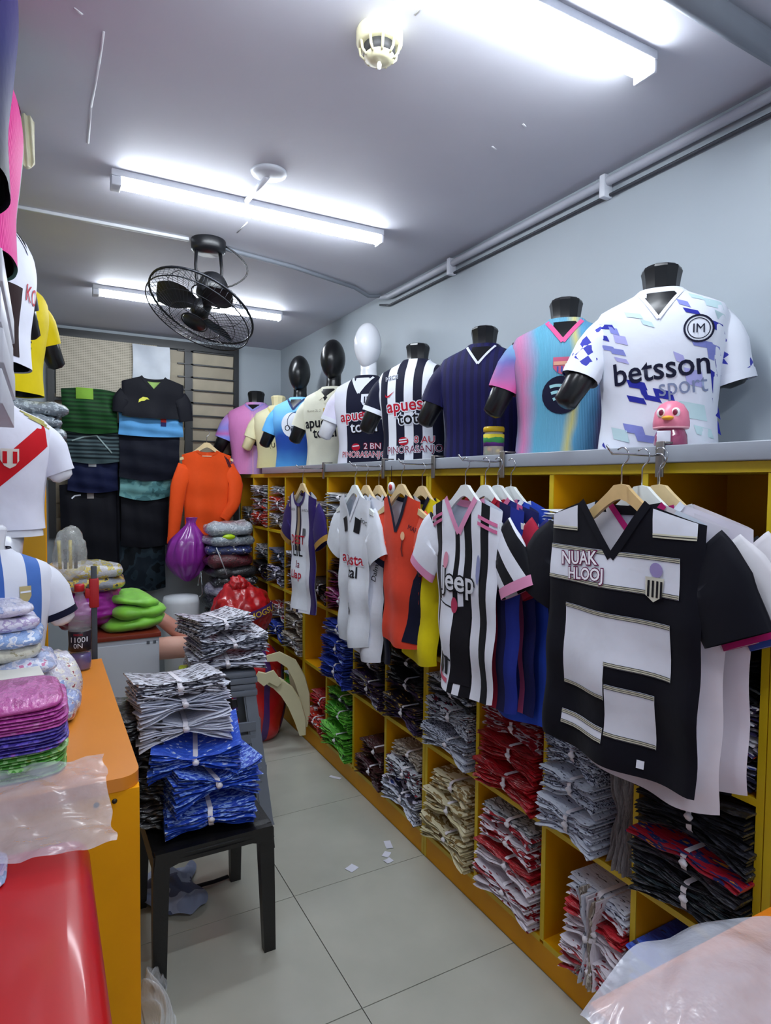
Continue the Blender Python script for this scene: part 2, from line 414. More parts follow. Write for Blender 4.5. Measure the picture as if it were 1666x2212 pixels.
def flat_jersey(label, loc, rz, W, H, body, sleeves, group=None, collar='v', collar_mat=None, inside=None, depth=.11, nw=.085, decals=(), cuffs=None, rip=.012, seed=1,
                long=False, sw=1.0, sl=None, sr=None, T=.022, taper=0.0, drop=None, name='football_jersey', tilt=0.0, collar_w=.018, cat='jersey', kx=None, nosleeve=False, hemcurve=.02):
    """a jersey on a hanger: real front and back panels with a neck opening"""
    j = thing(name, label, cat, loc, rz, group)
    rg = random.Random(seed); ph = rg.random()*6; k1 = kx or (20 + rg.random()*8); k2 = 9 + rg.random()*5
    def wid(z): return W*(1 - taper*(1-z/H))
    def ripple(x, z):
        q = max(0.0, 1 - z/(H*.92)); return rip*(q**.7)*(math.sin(k1*x + ph + 1.5*z) + .6*math.sin(k2*x - ph*2)) + .004*math.sin(30*z + 5*x + ph)*(.4+q)
    def F(x, z):
        u = min(1, abs(x)/wid(z)); return -T*math.sqrt(max(0, 1-u*u)) - ripple(x, z) - tilt*(H-z)
    def sh(x): return H - .32*max(0, abs(x)-nw)
    def ztf(x):
        if abs(x) >= nw: return sh(x)
        if collar == 'v': return H - depth*(1-abs(x)/nw)
        return H - depth*math.sqrt(max(0, 1-(x/nw)**2))
    def ztb(x): return sh(x) if abs(x) >= nw else H - .012*(1-(x/nw)**2)
    us = sorted(set([-1 + 2*i/36 for i in range(37)] + [-nw/W, nw/W, 0]))
    nz = 26
    def z0(x): return -hemcurve*(1-(x/W)**2) + .006*math.sin(9*x+ph)
    def panel(top, yf):
        v = []; f = []
        for u in us:
            zt = top(u*W)
            for k in range(nz+1):
                z = z0(u*W) + (zt - z0(u*W))*k/nz; x = u*wid(max(z, 0)); v.append((x, yf(x, z), z))
        for i in range(len(us)-1):
            for k in range(nz): a = i*(nz+1)+k; f.append((a, a+nz+1, a+nz+2, a+1))
        return v, f
    link_mesh('front_panel', *panel(ztf, F), body, j)
    def Fb(x, z):
        u = min(1, abs(x)/wid(z)); return T*.9*math.sqrt(max(0, 1-u*u)) - ripple(x, z) - tilt*(H-z)
    link_mesh('back_panel', *panel(ztb, Fb), inside or body, j)
    sm = sleeves if isinstance(sleeves, (tuple, list)) else (sleeves, sleeves)
    if not nosleeve:
        for i, s_ in enumerate((-1, 1)):
            q = (sl, sr)[i]; a = Vector((s_*(W-.035), .008, H-.118)); zt = -tilt*.1
            if q: pts = [a] + [Vector((s_*p[0], p[1], p[2])) for p in q]
            elif long: pts = [a, Vector((s_*(W+.05), -.01, H-.30)), Vector((s_*(W+.03), -.02, H-.60))]
            else: pts = [a, Vector((s_*(W+.025), .004, H-.175)), Vector((s_*(W+.078), .0, H-.285))]
            if long: sleeve(j, pts, tuple(q_*sw for q_ in (.085, .08, .065, .05)), (.014, .024, .024, .02), sm[i], cuff=cuffs, cufflen=.07, seed=i+seed)
            else: sleeve(j, pts, tuple(q_*sw for q_ in (.088, .092, .088, .084)), (.010, .017, .020, .018), sm[i], cuff=cuffs, cufflen=.13, seed=i+seed)
    cm = collar_mat or body
    if collar == 'v':
        vf = merge(strip([(-nw, H+.002), (0, H-depth)], collar_w), strip([(nw, H+.002), (0, H-depth)], collar_w))
    else:
        vf = strip([(nw*math.cos(PI + PI*k/16), H + depth*math.sin(PI + PI*k/16)) for k in range(17)], collar_w)
    flat_decal(j, F, 'collar', vf[0], vf[1], cm, .003)
    bb = strip([(-nw + 2*nw*k/10, ztb(-nw + 2*nw*k/10) - .008) for k in range(11)], collar_w*1.1)
    link_mesh('neckband', [(x, Fb(x, z) - .003, z) for x, z in bb[0]], bb[1], cm, j)
    apply_decals(j, F, decals)
    j['F'] = 0; del j['F']
    return j, F
def hanger(label, loc, rz, mat, group='clothes hangers on the shelf hooks', W=.20, hook=.095, metal=None, thick=.012):
    """loc = point where the shirt neck (H) sits"""
    h = thing('clothes_hanger', label, 'hanger', loc, rz, group)
    top = [(-W, -.062), (-W*.75, -.040), (-W*.45, -.002), (-W*.2, .038), (-.012, .060), (.012, .060), (W*.2, .038), (W*.45, -.002), (W*.75, -.040), (W, -.062)]
    bot = [(W, -.080), (W*.75, -.066), (W*.45, -.034), (W*.2, .004), (0, .022), (-W*.2, .004), (-W*.45, -.034), (-W*.75, -.066), (-W, -.080)]
    n = len(top); mb = MB(); pts = top + bot
    # split in convex quads: build strip
    v = []; bt = bot[::-1]
    xs = [-W + 2*W*k/20 for k in range(21)]
    tx, tz = [p[0] for p in top], [p[1] for p in top]; bx, bz = [p[0] for p in bt], [p[1] for p in bt]
    for y in (-thick/2, thick/2):
        for x in xs: v += [(x, y, cinterp(x, tx, tz)), (x, y, cinterp(x, bx, bz))]
    N = len(xs); f = []
    for i in range(N-1):
        a = 2*i; b = 2*N + 2*i
        f += [(a, a+1, a+3, a+2), (b, b+2, b+3, b+1), (a, a+2, b+2, b), (a+1, b+1, b+3, a+3)]
    f += [(0, 2*N, 2*N+1, 1), (2*N-2, 2*N-1, 4*N-1, 4*N-2)]
    sharp(mb.add(v, f).build('hanger_body', mat, h))
    hk = MB(); r = .021
    pts = [(0, 0, .055), (0, 0, .055 + hook*.5)] + [(r*math.cos(g)+0.0 - 0, 0, .055 + hook*.5 + .03 + r*math.sin(g)) for g in [(-PI/2 + .35) + k*.32 for k in range(12)]]
    hk.tube(pts, .0019, 6); hk.build('hook', metal or CHROME, h)
    return h
# ------------------------------------------------------------------ bundles of folded garments
_L = {}
def layer_mesh(n, i, L, D, H, pinch, var, mode='tied', th_=.8):
    key = (n, i, L, D, H, pinch, var, mode, th_)
    if key in _L: return _L[key]
    rg = random.Random(n*1009 + i*31 + var*7); pit = H/n; th = pit*th_; ns = 12; v = []
    inx = rg.uniform(-.010, .010); iny = rg.uniform(-.008, .008)*(1 if mode == 'tied' else .6); wp = rg.random()*6
    for k in range(ns+1):
        s_ = -1 + 2*k/ns; g = pinch + (1-pinch)*abs(s_)**1.25
        if mode == 'tied': zc = H/2 + (i - (n-1)/2)*pit*g; t = th*(.45*pinch + .55*g + .15)
        else: zc = pit*(i+.5) + .003*math.sin(3*s_+wp); t = th
        zc += .0025*math.sin(7*s_ + wp); t = max(t, .003); dd = D*(1 - .16*(1-abs(s_))*(mode == 'tied')); x0 = -dd/2 + inx + .004*math.sin(9*s_+wp)
        y = s_*L/2 + iny; x1 = D/2 - .01
        endt = t*(.55 if k in (0, ns) else 1)
        v += [(x0+.005, y, zc-endt/2), (x0, y, zc), (x0+.006, y, zc+endt/2), (x1, y, zc+endt/2), (x1, y, zc-endt/2)]
    f = []
    for k in range(ns):
        for q in range(5): f.append((k*5+q, (k+1)*5+q, (k+1)*5+(q+1) % 5, k*5+(q+1) % 5))
    f += [(0, 1, 2, 3, 4), tuple(ns*5+q for q in (4, 3, 2, 1, 0))]
    me = bpy.data.meshes.new('folded_jersey'); me.from_pydata(v, [], f); me.update(); me.shade_smooth()
    try: me.set_sharp_from_angle(angle=math.radians(50))
    except Exception: pass
    me.materials.append(None); _L[key] = me; return me
def bundle(label, loc, mats, rz=0.0, L=.30, D=.28, H=.12, n=9, pinch=.45, band='#e9e6ee', group='tied jersey bundles on the shelves', tilt=(0, 0), var=0, mode='tied', name='jersey_bundle', part='folded_jersey', cat='clothes bundle', th=.8, seed=None):
    b = thing(name, label, cat, loc, 0, group, rot=(tilt[0], tilt[1], rz))
    rg = random.Random(seed if seed is not None else lhash(label) & 0xffff)
    for i in range(n):
        m = mats[i*len(mats)//n] if isinstance(mats, tuple) else rg.choice(mats)
        o = put(part, layer_mesh(n, i, L, D, H, pinch, (var + i) % 3, mode, th), m, b)
        o.rotation_euler = (0, 0, rg.uniform(-.03, .03))
    if band:
        mb = MB(); hh = H/2*pinch + .004 if mode == 'tied' else H/2 + .001; dd = D/2*(.84 if mode == 'tied' else 1) + .002
        path = [(-dd-.004, -hh*.6), (-dd-.004, hh*.6), (-dd+.01, hh), (dd-.01, hh), (dd, hh*.6), (dd, -hh*.6), (dd-.01, -hh), (-dd+.01, -hh)]
        def bp(u, v):
            x = u*len(path); i = int(x) % len(path); t = x - int(x); p, q = path[i], path[(i+1) % len(path)]
            return (p[0]+(q[0]-p[0])*t, (v-.5)*.016 + .003*math.sin(u*12), H/2 + p[1]+(q[1]-p[1])*t)
        mb.grid(bp, 24, 2, True); mb.blob((-dd-.008, 0, H/2), (.008, .012, .010), .3, 3, 1, 2)
        mb.build('band', plain(band, .5, var=.08), b)
    return b
def packet(label, loc, mat, rz=0.0, L=.30, D=.26, H=.02, group=None, tilt=(0, 0), name='folded_jersey', cat='folded clothes', seed=1, filmed=None, amp=.25):
    """one loose folded garment, softly rounded"""
    mb = MB(); off = Vector((seed*1.7, seed*.9, seed*2.3))
    def pt(u, v):
        g = 2*PI*u; e = 5.0; c, s_ = math.cos(g), math.sin(g); k = (abs(c)**e + abs(s_)**e)**(-1/e)
        t = (v-.5)*PI; rr = max(.0, math.cos(t))**(.28 if H > .03 else .14); zz = math.sin(t)
        x, y = c*k*D/2*rr, s_*k*L/2*rr
        nz = mnoise.noise(Vector((x*9, y*9, seed*3.1)) + off)
        n2 = mnoise.noise(Vector((x*24 + y*9, y*16, seed*1.7)) + off)
        return (x*(1+.05*amp*n2), y*(1+.05*amp*n2), H/2 + zz*H/2*(1 + amp*nz + .5*amp*n2) + amp*.25*H*nz)
    mb.grid(pt, 48 if H > .03 else 32, 14 if H > .03 else 8, True)
    o = mb.build(name, mat, None); o.location = loc; o.rotation_euler = (tilt[0], tilt[1], rz)
    return tag(o, label, cat, group)
CHROME = plain('#b9bcc2', .22, metal=1.0, var=.02)
# ------------------------------------------------------------------ the room
SCUFFS = [[(-.70, -.50), (-.70, -.36), (-.705, -.13), (-.699, .1)], [(.480, -.552), (.505, -.542)], [(.481, -.704), (.5, -.695)], [(-.769, -.551), (-.75, -.537)], [(-.059, .60), (-.052, .46)], [(-.05, -.93), (-.045, -.985)]]
WALL = plain('#a7b0b7', .55, var=.03, vscale=1.5, bump=.05, bscale=40)
CEIL = plain('#c4c6d2', .7, var=.04, vscale=1.2)
def ceiling_mat():
    nb = NB('mat_ceiling'); tc = nb.new('ShaderNodeTexCoord'); nz = nb.new('ShaderNodeTexNoise'); nz.inputs['Scale'].default_value = 1.3; nz.inputs['Detail'].default_value = 6
    nb.link(tc.outputs['Object'], nz.inputs['Vector']); rp = nb.new('ShaderNodeValToRGB'); e = rp.color_ramp.elements
    e[0].position = .3; e[0].color = lin('#c9c9d4'); e[1].position = .7; e[1].color = lin('#d6d7e0')
    nb.link(nz.outputs[0], rp.inputs[0]); nb.link(rp.outputs[0], nb.b.inputs['Base Color']); setp(nb.b, .65, spec=.3); nb.bump(25, .06); return nb.m
def floor_mat():
    nb = NB('mat_tile'); tc = nb.new('ShaderNodeTexCoord'); nz = nb.new('ShaderNodeTexNoise'); nz.inputs['Scale'].default_value = 3.0; nz.inputs['Detail'].default_value = 5
    ge = nb.new('ShaderNodeNewGeometry'); nb.link(ge.outputs['Position'], nz.inputs['Vector']); rp = nb.new('ShaderNodeValToRGB'); e = rp.color_ramp.elements
    e[0].position = .3; e[0].color = lin('#a9aba0'); e[1].position = .75; e[1].color = lin('#babbb0')
    nb.link(nz.outputs[0], rp.inputs[0]); nb.link(rp.outputs[0], nb.b.inputs['Base Color']); setp(nb.b, .24, spec=.5); return nb.m
grout = MB().box(XL, XW, YF, YB, -.06, -.004).build('floor', plain('#4c4d49', .8), None, False); struct(grout)
FT = floor_mat()
xs = [XL, -.6, 0, .6, XW]; ys = [YF] + [-.6*k for k in range(5, -1, -1)] + [.6*k for k in range(1, 5)] + [YB]
for i in range(len(xs)-1):
    for k in range(len(ys)-1):
        MB().box(xs[i]+.0016, xs[i+1]-.0016, ys[k]+.0016, ys[k+1]-.0016, -.006, 0, .0008).build('tile', FT, grout, False)
struct(MB().box(XL-.1, XW+.1, YF-.1, YB+.1, ZC, ZC+.1).build('ceiling', ceiling_mat(), None, False))
CE = bpy.data.objects['ceiling']
for pts_ in SCUFFS:
    for a_, b_ in zip(pts_[:-1], pts_[1:]): MB().tube([(a_[0], a_[1], ZC-.0005), (b_[0], b_[1], ZC-.0005)], .0035, 5, flat=.3).build('paint_scuff', plain('#dcdde2', .7), CE)
struct(MB().box(XW, XW+.1, YF, YB, -.06, ZC).build('wall_right', WALL, None, False))
struct(MB().box(XL-.1, XL, YF, YB, -.06, ZC).build('wall_left', WALL, None, False))
struct(MB().box(XL-.1, XW+.1, YB, YB+.1, -.06, ZC).build('wall_back', WALL, None, False))
# ------------------------------------------------------------------ tube lights
FIX = plain('#dfe2ea', .4, var=.02)
TUBE = emit(TUBE_COLOR, TUBE_STRENGTH)
def tube_light(label, x0, x1, y, drop, wdt=.062):
    t = thing('tube_light', label, 'ceiling light', (0, 0, 0), 0, 'tube lights on the ceiling')
    z = ZC - drop
    MB().box(x0, x1, y-wdt/2-.003, y+wdt/2+.003, z-.024, z, .003).build('housing', FIX, t)
    m = MB(); r = wdt/2
    prof = [(y + r*math.cos(g), z-.026 - .030*math.sin(g)) for g in [PI*k/14 for k in range(15)]]
    v = [(x, p[0], p[1]) for x in (x0+.035, x1-.012) for p in prof]; n = len(prof)
    f = [(k, k+1, n+k+1, n+k) for k in range(n-1)] + [tuple(range(n)), tuple(range(2*n-1, n-1, -1))]
    m.add(v, f).build('diffuser', TUBE, t)
    for a, b in ((x0, x0+.034), (x1-.012, x1)):
        MB().box(a, b, y-wdt/2-.003, y+wdt/2+.003, z-.058, z-.0245, .004).build('end_cap', FIX, t)
    if drop > .001:
        MB().box(x0+.1, x1-.1, y-.02, y+.02, z, ZC).build('mount_rail', FIX, t)
    return t
tube_light('bright tube light cut by the top edge of the photo', -.62, .56, -1.10, 0)
tube_light('white tube light behind the round ceiling rose, left of centre', -.615, .50, .27, 0)
tube_light('farthest tube light, seen partly behind the black fan', -.575, .56, 1.78, 0)
tube_light('tube light on the ceiling above the shop entrance', -.62, .56, -2.55, 0)
# ------------------------------------------------------------------ ceiling things
GREYP = plain('#7c828c', .5, var=.05)
t = thing('smoke_detector', 'cream round smoke detector hanging from the ceiling', 'smoke detector', (-.098, -.84, ZC))
CREAM = plain('#e9e4bd', .45, var=.03)
MB().lathe([(.0, 0), (.056, 0), (.058, -.004), (.058, -.030), (.054, -.036), (.050, -.038)], 32).build('base', CREAM, t)
MB().lathe([(.040, -.036), (.040, -.062)], 24).build('chamber', plain('#3a3a3c', .6), t)
for k in range(10):
    g = 2*PI*k/10; MB().tube([(.050*math.cos(g), .050*math.sin(g), -.036), (.047*math.cos(g), .047*math.sin(g), -.055), (.036*math.cos(g), .036*math.sin(g), -.066)], .0035, 6).build('rib', CREAM, t)
MB().lathe([(.0, -.074), (.022, -.073), (.038, -.066), (.038, -.060), (.0, -.060)], 24).build('cap', CREAM, t)
MB().lathe([(.0, -.092), (.005, -.090), (.006, -.080), (.004, -.074)], 10).build('indicator', film('#ffffff', .6), t)
t = thing('ceiling_rose', 'round white ceiling rose with a short bar reaching a tube light', 'ceiling rose', (-.11, -.01, ZC))
MB().lathe([(.0, -.014), (.045, -.013), (.062, -.008), (.066, 0), (.0, 0)], 32).build('plate', plain('#d2d6de', .45), t)
MB().tube([(-.004, .01, -.014), (-.012, .25, -.012)], .010, 10).build('bar', FIX, t)
# conduits
o = MB().tube([(XW-.022, YF+.3, ZC-.04), (XW-.022, .98, ZC-.04), (XW-.03, 1.08, ZC-.02)], .016, 10).build('conduit', plain('#b7bac4', .5)); tag(o, 'pale conduit running along the top of the right wall', 'conduit')
o = MB().tube([(XW-.012, YF+.3, ZC-.085), (XW-.012, 1.0, ZC-.085), (XW-.02, 1.1, ZC-.06)], .006, 6).build('cable', plain('#3b3d44', .5)); tag(o, 'dark cable under the conduit on the right wall', 'cable')
for yy in (-.62, .35): 
    o = MB().box(XW-.042, XW, yy-.012, yy+.012, ZC-.095, ZC-.015, .004).build('conduit_clip', FIX); tag(o, 'white clip holding the wall conduit, %s' % ('nearer one' if yy < 0 else 'farther one'), 'clip', 'conduit clips')
o = MB().tube([(XW-.035, 1.06, ZC-.018), (.86, 1.10, ZC-.018), (.72, 1.0, ZC-.016), (.30, .86, ZC-.014), (.0, .80, ZC-.014), (-.07, .78, ZC-.014)], .011, 10).build('conduit', GREYP); tag(o, 'grey conduit curving over the ceiling to the fan', 'conduit')
o = MB().box(-1.22, -.235, .765, .787, ZC-.014, ZC, .003).build('cable_trunking', plain('#cdd0d4', .5)); tag(o, 'thin pale trunking on the ceiling left of the fan', 'trunking')
o = MB().tube([(.28, -1.9, ZC-.03), (.45, -1.262, ZC-.03), (.86, -1.242, ZC-.03)][1:], .034, 14).build('pipe', GREYP)
bpy.data.objects.remove(o)
o = MB().tube([(.02, -1.325, ZC-.032), (.94, -1.305, ZC-.032)], .030, 14).build('pipe', GREYP); tag(o, 'thick grey pipe crossing the ceiling at top right corner', 'pipe')
t = thing('junction_box', 'grey junction box where pipe meets the right wall', 'junction box', (XW-.032, -1.29, ZC-.09))
MB().box(-.035, .03, -.05, .05, -.055, .055, .008).build('box', GREYP, t); MB().box(-.041, -.035, -.04, .04, -.045, .045, .003).build('lid', plain('#c9ccd4', .5), t)
# ------------------------------------------------------------------ fan
BLK = plain('#141519', .35, var=.1)
GUARD = plain('#23252b', .3, metal=.6)
f = thing('ceiling_fan', 'black caged fan mounted on the ceiling below a tube light', 'fan', (-.150, .76, ZC))
MB().lathe([(.0, -.055), (.070, -.055), (.078, -.045), (.080, -.006), (.078, 0), (.0, 0)], 32).build('mount', BLK, f)
for sx in (-1, 1):
    MB().tube([(sx*.055, 0, -.045), (sx*.06, -.005, -.12), (sx*.058, -.01, -.19), (sx*.045, -.015, -.23)], [.016, .014, .013, .012], 10, flat=.5).build('bracket_arm', BLK, f)
FN = Vector((-.455, -.226, -.912)).normalized()
mot = Vector((.02, -.03, -.20)); gc = mot + FN*.15
zr = FN.to_track_quat('Z', 'X').to_matrix()
MB().lathe([(.0, -.03), (.045, -.028), (.062, -.01), (.065, .04), (.055, .085), (.02, .095), (.0, .095)], 24, mot, zr).build('motor', BLK, f)
GR = .245
def gp(r, g, z): return gc + zr @ Vector((r*math.cos(g), r*math.sin(g), z))
def ringm(r, z, th, name):
    MB().tube([gp(r, 2*PI*k/48, z) for k in range(49)], th, 6, cap=False).build(name, GUARD, f)
ringm(GR, 0, .0055, 'guard_rim'); ringm(GR*.99, .045, .003, 'guard_ring'); ringm(.12, .075, .002, 'guard_ring'); ringm(.06, .085, .003, 'guard_ring'); ringm(.075, -.065, .003, 'guard_ring'); ringm(.18, .06, .0016, 'guard_ring'); ringm(.18, -.048, .0016, 'guard_ring')
for k in range(56):
    g = 2*PI*k/56
    MB().tube([gp(.055, g+.25, .085), gp(.12, g+.15, .075), gp(.19, g+.05, .058), gp(.238, g, .045), gp(GR, g, 0), gp(.20, g, -.042), gp(.075, g+.1, -.065)], .0011, 4, cap=False).build('guard_wire', GUARD, f)
MB().lathe([(.0, .090), (.052, .088), (.056, .08), (.0, .078)], 24, gc, zr).build('badge', BLK, f)
MB().lathe([(.0, .05), (.03, .045), (.042, .03), (.042, -.02), (.0, -.02)], 20, gc, zr).build('hub', BLK, f)
for k in range(3):
    mb = MB(); g0 = 2*PI*k/3 + .5
    def bl(u, v, g0=g0):
        r = .04 + .175*u; half = .30 + .35*math.sin(PI*min(1, u*.9+.1)); g = g0 + (v-.5)*2*half*(1-.3*u) + .35*u
        return gp(r, g, .02*math.sin((v-.5)*2.4))
    mb.grid(bl, 10, 8); mb.grid(lambda u, v: tuple(Vector(bl(u, v)) + FN*-.004), 10, 8); mb.build('blade', BLK, f)
MB().tube([(.075 + .105*math.sin(PI*q/14)**.8 if q < 15 else 0, -.02, -.02 - .19*q/14) for q in range(15)], .004, 6).build('power_cord', BLK, f)
# ------------------------------------------------------------------ window in the back wall
YW_ = YB - .05
FR = plain('#15181d', .4, var=.15); TAN = plain('#a99f8b', .35, var=.10, vscale=5); TAN2 = plain('#b3a994', .3, var=.12, vscale=7)
win = MB().box(-.80, .585, YW_, YB, 2.655, 2.715).build('window_1', FR, None, False); struct(win, 'black framed louvre window in the back wall')
for a, b, z0_, z1_ in ((-.80, -.755, 1.24, 2.655), (.545, .585, 1.24, 2.655), (.155, .215, 1.24, 2.655)): MB().box(a, b, YW_, YB, z0_, z1_).build('window_post', FR, win, False)
MB().box(-.80, .585, YW_, YB, 1.20, 1.24).build('window_sill', FR, win, False)
for i in range(14):
    z = 1.245 + i*.1
    if z + .1 > 2.66: break
    o = MB().box(.216, .544, -.003, .003, -.052, .052).build('pane', (TAN, TAN2)[i % 2], win, False); o.location = (0, YB-.022, z+.05); o.rotation_euler = (.22, 0, 0)
    MB().box(.2, .56, YW_-.006, YW_+.012, z+.094, z+.104).build('bar', FR, win, False)
    if z < 2.2: 
        o = MB().box(-.754, .154, -.003, .003, -.052, .052).build('pane', (TAN2, TAN)[i % 2], win, False); o.location = (0, YB-.022, z+.05); o.rotation_euler = (.22, 0, 0)
    else:
        o = MB().box(-.05, .154, -.003, .003, -.052, .052).build('pane', (TAN2, TAN)[i % 2], win, False); o.location = (0, YB-.022, z+.05); o.rotation_euler = (.22, 0, 0)
    if z > 2.1: MB().box(.10, .22, YW_-.006, YW_+.012, z+.094, z+.104).build('bar', FR, win, False)
MB().box(-.76, .16, YW_-.006, YW_+.012, 2.195, 2.215).build('bar', FR, win, False)
nb = NB('mat_mesh'); tc = nb.new('ShaderNodeTexCoord'); cols = []
for d, s_ in (('Z', 26), ('X', 20)):
    wv = nb.new('ShaderNodeTexWave', bands_direction=d); wv.inputs['Scale'].default_value = s_; nb.link(tc.outputs['Object'], wv.inputs['Vector']); cols.append(wv)
mx = nb.new('ShaderNodeMath', operation='MULTIPLY_ADD'); nb.link(cols[1].outputs[1], mx.inputs[0]); mx.inputs[1].default_value = .35; nb.link(cols[0].outputs[1], mx.inputs[2])
rp = nb.new('ShaderNodeValToRGB'); rp.color_ramp.elements[0].position = .1; rp.color_ramp.elements[0].color = lin('#7d7668'); rp.color_ramp.elements[1].position = .7; rp.color_ramp.elements[1].color = lin('#c9bfab')
nb.link(mx.outputs[0], rp.inputs[0]); nb.link(rp.outputs[0], nb.b.inputs['Base Color']); setp(nb.b, .6)
MB().box(-.745, -.055, YW_-.004, YW_+.004, 2.22, 2.66).build('mesh_screen', nb.m, win, False)
mb = MB(); mb.grid(lambda u, v: (-.235 + .27*u + .006*math.sin(v*3), YW_-.03-.008*math.sin(u*5+v*2), 2.38 + .27*v), 12, 10)
mb.grid(lambda u, v: (-.235 + .27*u + .006*math.sin(v*3), YW_-.026-.008*math.sin(u*5+v*2), 2.38 + .27*v), 12, 10)
tag(mb.build('plastic_sheet', plain('#b9c0cb', .35, var=.06, vscale=12)), 'pale grey plastic sheet hung on the window above the black shirt', 'plastic sheet')
# ------------------------------------------------------------------ shelving on the right
YEL = plain('#d69606', .45, var=.06, vscale=3, spec=.25); EDGE = plain('#cfb21a', .4, var=.04)
LV = [.10, .50, .89, 1.28, 1.655]
def cabinet(label, ycuts, group='yellow cubby shelving units'):
    y0, y1 = ycuts[0], ycuts[-1]; t = thing('cubby_shelf', label, 'shelf', (XS, (y0+y1)/2, 0), 0, group); oy = (y0+y1)/2; d = XW-.004-XS
    MB().box(d-.006, d, y0-oy, y1-oy, .0, 1.675).build('back_panel', YEL, t, False)
    MB().box(.001, .02, y0-oy+.002, y1-oy-.002, 0, .088).build('plinth', YEL, t, False)
    for k, y in enumerate(ycuts):
        a = y + .001 if k == 0 else (y-.019 if k == len(ycuts)-1 else y-.009)
        up = MB().box(.003, d-.007, a-oy, a+.018-oy, 0 if k in (0, len(ycuts)-1) else .1, 1.655).build('upright', YEL, t, False)
        MB().box(0, .003, a-oy, a+.018-oy, 0 if k in (0, len(ycuts)-1) else .1, 1.655).build('edge_strip', EDGE, up, False)
    for k in range(len(ycuts)-1):
        a = ycuts[k] + (.019 if k == 0 else .009); b = ycuts[k+1] - (.019 if k == len(ycuts)-2 else .009)
        for z in LV[:-1]:
            sb = MB().box(.003, d-.007, a-oy, b-oy, z-.012, z+.006).build('shelf_board', YEL, t, False)
            MB().box(0, .003, a-oy, b-oy, z-.012, z+.006).build('edge_strip', EDGE, sb, False)
    MB().box(-.002, d-.007, y0-oy, y1-oy, 1.656, 1.682).build('top_board', EDGE, t, False)
    return t
cabinet('yellow cubby shelf behind the striped hanging jersey', [-1.452, -1.10, -.738, -.37, 0])
cabinet('yellow cubby shelf behind the orange and white hanging jerseys', [0.001, .36, .717, 1.082, 1.446])
cabinet('farthest yellow cubby shelf, beside the window', [1.447, 1.80, 2.162, 2.527, 2.895])
cabinet('yellow cubby shelf cut off at the right edge', [-2.54, -2.18, -1.816, -1.453])
SLAB = plain('#9298a2', .35, var=.04)
o = MB().box(XS-.022, XW-.001, -2.54, 2.24, 1.683, 1.728, .003).build('shelf_top_slab', SLAB); tag(o, 'long grey slab lying over the yellow shelves, under the mannequins', 'shelf top')
# ------------------------------------------------------------------ mannequins in jerseys on the slab
SK = plain('#101114', .28, var=.1); SKW = plain('#e6e8ef', .22, var=.02); SKC = plain('#e8dcae', .35, var=.03)
NAVY = cloth('#14162e'); WHT = cloth('#dfe3ee'); BLKC = cloth('#111219'); RED = cloth('#b3172f'); CRM = cloth('#e4dfc2'); INK = cloth('#14131a')
ZS = 1.728
def rz(deg): return math.radians(deg)
def swoosh(x, z, s): return poly((x-.5*s, z), (x-.38*s, z-.18*s), (x-.1*s, z-.12*s), (x+.5*s, z+.22*s), (x-.08*s, z-.26*s), (x-.36*s, z-.32*s), (x-.52*s, z-.2*s))
def spot(x, z, r, disc, bars):
    out = [('vf', 'logo_disc', circ(x, z, r), disc, .0022)]
    for k, (dz, w_) in enumerate(((.32, .60), (-.02, .52), (-.34, .42))):
        out.append(('vf', 'logo_bar', strip([(x + r*w_*q, z + r*(dz + .16*(1-q*q) - .10*q)) for q in [-1 + i/5 for i in range(11)]], r*.16), bars, .0034))
    return out
def place(head, key): pass
def mk(label_m, label_j, xy, deg, sc, skin, body, slv, head=None, z=ZS, **kw):
    loc = (xy[0], xy[1], z); gm = kw.pop('gm', 'mannequins on the shelf top'); al = kw.pop('armlen', .09)
    m = mannequin(label_m, loc, rz(deg), sc, skin, head, gm, armlen=al, sl=kw.get('sl'), sr=kw.get('sr'))
    return bust_jersey(label_j, loc, rz(deg), sc, body, slv, skin=skin, man=m, **kw)
# 9 white/blue check
BL = cloth('#2a2f9a'); BLL = cloth('#7f86c8'); AQ = cloth('#b9d3d8'); LAV = cloth('#a9a8dc')
def check_mat():
    nb = NB('mat_check'); tc = nb.new('ShaderNodeTexCoord'); mp = nb.new('ShaderNodeMapping'); mp.inputs['Rotation'].default_value = (0, .6, 0); nb.link(tc.outputs['Object'], mp.inputs['Vector'])
    ck = nb.new('ShaderNodeTexChecker'); ck.inputs['Scale'].default_value = 34; ck.inputs['Color1'].default_value = lin('#dfe3ee'); ck.inputs['Color2'].default_value = lin('#3a40a8'); nb.link(mp.outputs[0], ck.inputs['Vector'])
    nz = nb.new('ShaderNodeTexNoise'); nz.inputs['Scale'].default_value = 14; nb.link(tc.outputs['Object'], nz.inputs['Vector'])
    gt = nb.new('ShaderNodeMath', operation='GREATER_THAN'); gt.inputs[1].default_value = .56; nb.link(nz.outputs[0], gt.inputs[0])
    mx = nb.new('ShaderNodeMix', data_type='RGBA'); nb.link(gt.outputs[0], mx.inputs[0]); mx.inputs[6].default_value = lin('#dfe3ee'); nb.link(ck.outputs[0], mx.inputs[7]); nb.link(mx.outputs[2], nb.b.inputs['Base Color']); setp(nb.b, .62, spec=.25); return nb.m
dec = []
def chk(x, z, w_=.030, h=.024, m=BL, sk=.012): return ('vf', 'check', poly((x-w_/2-.003, z+h/2+.004), (x+w_/2-.006, z+h/2-.009), (x+w_/2+.003, z-h/2-.006), (x-w_/2+.006, z-h/2+.007)), m, .0018)
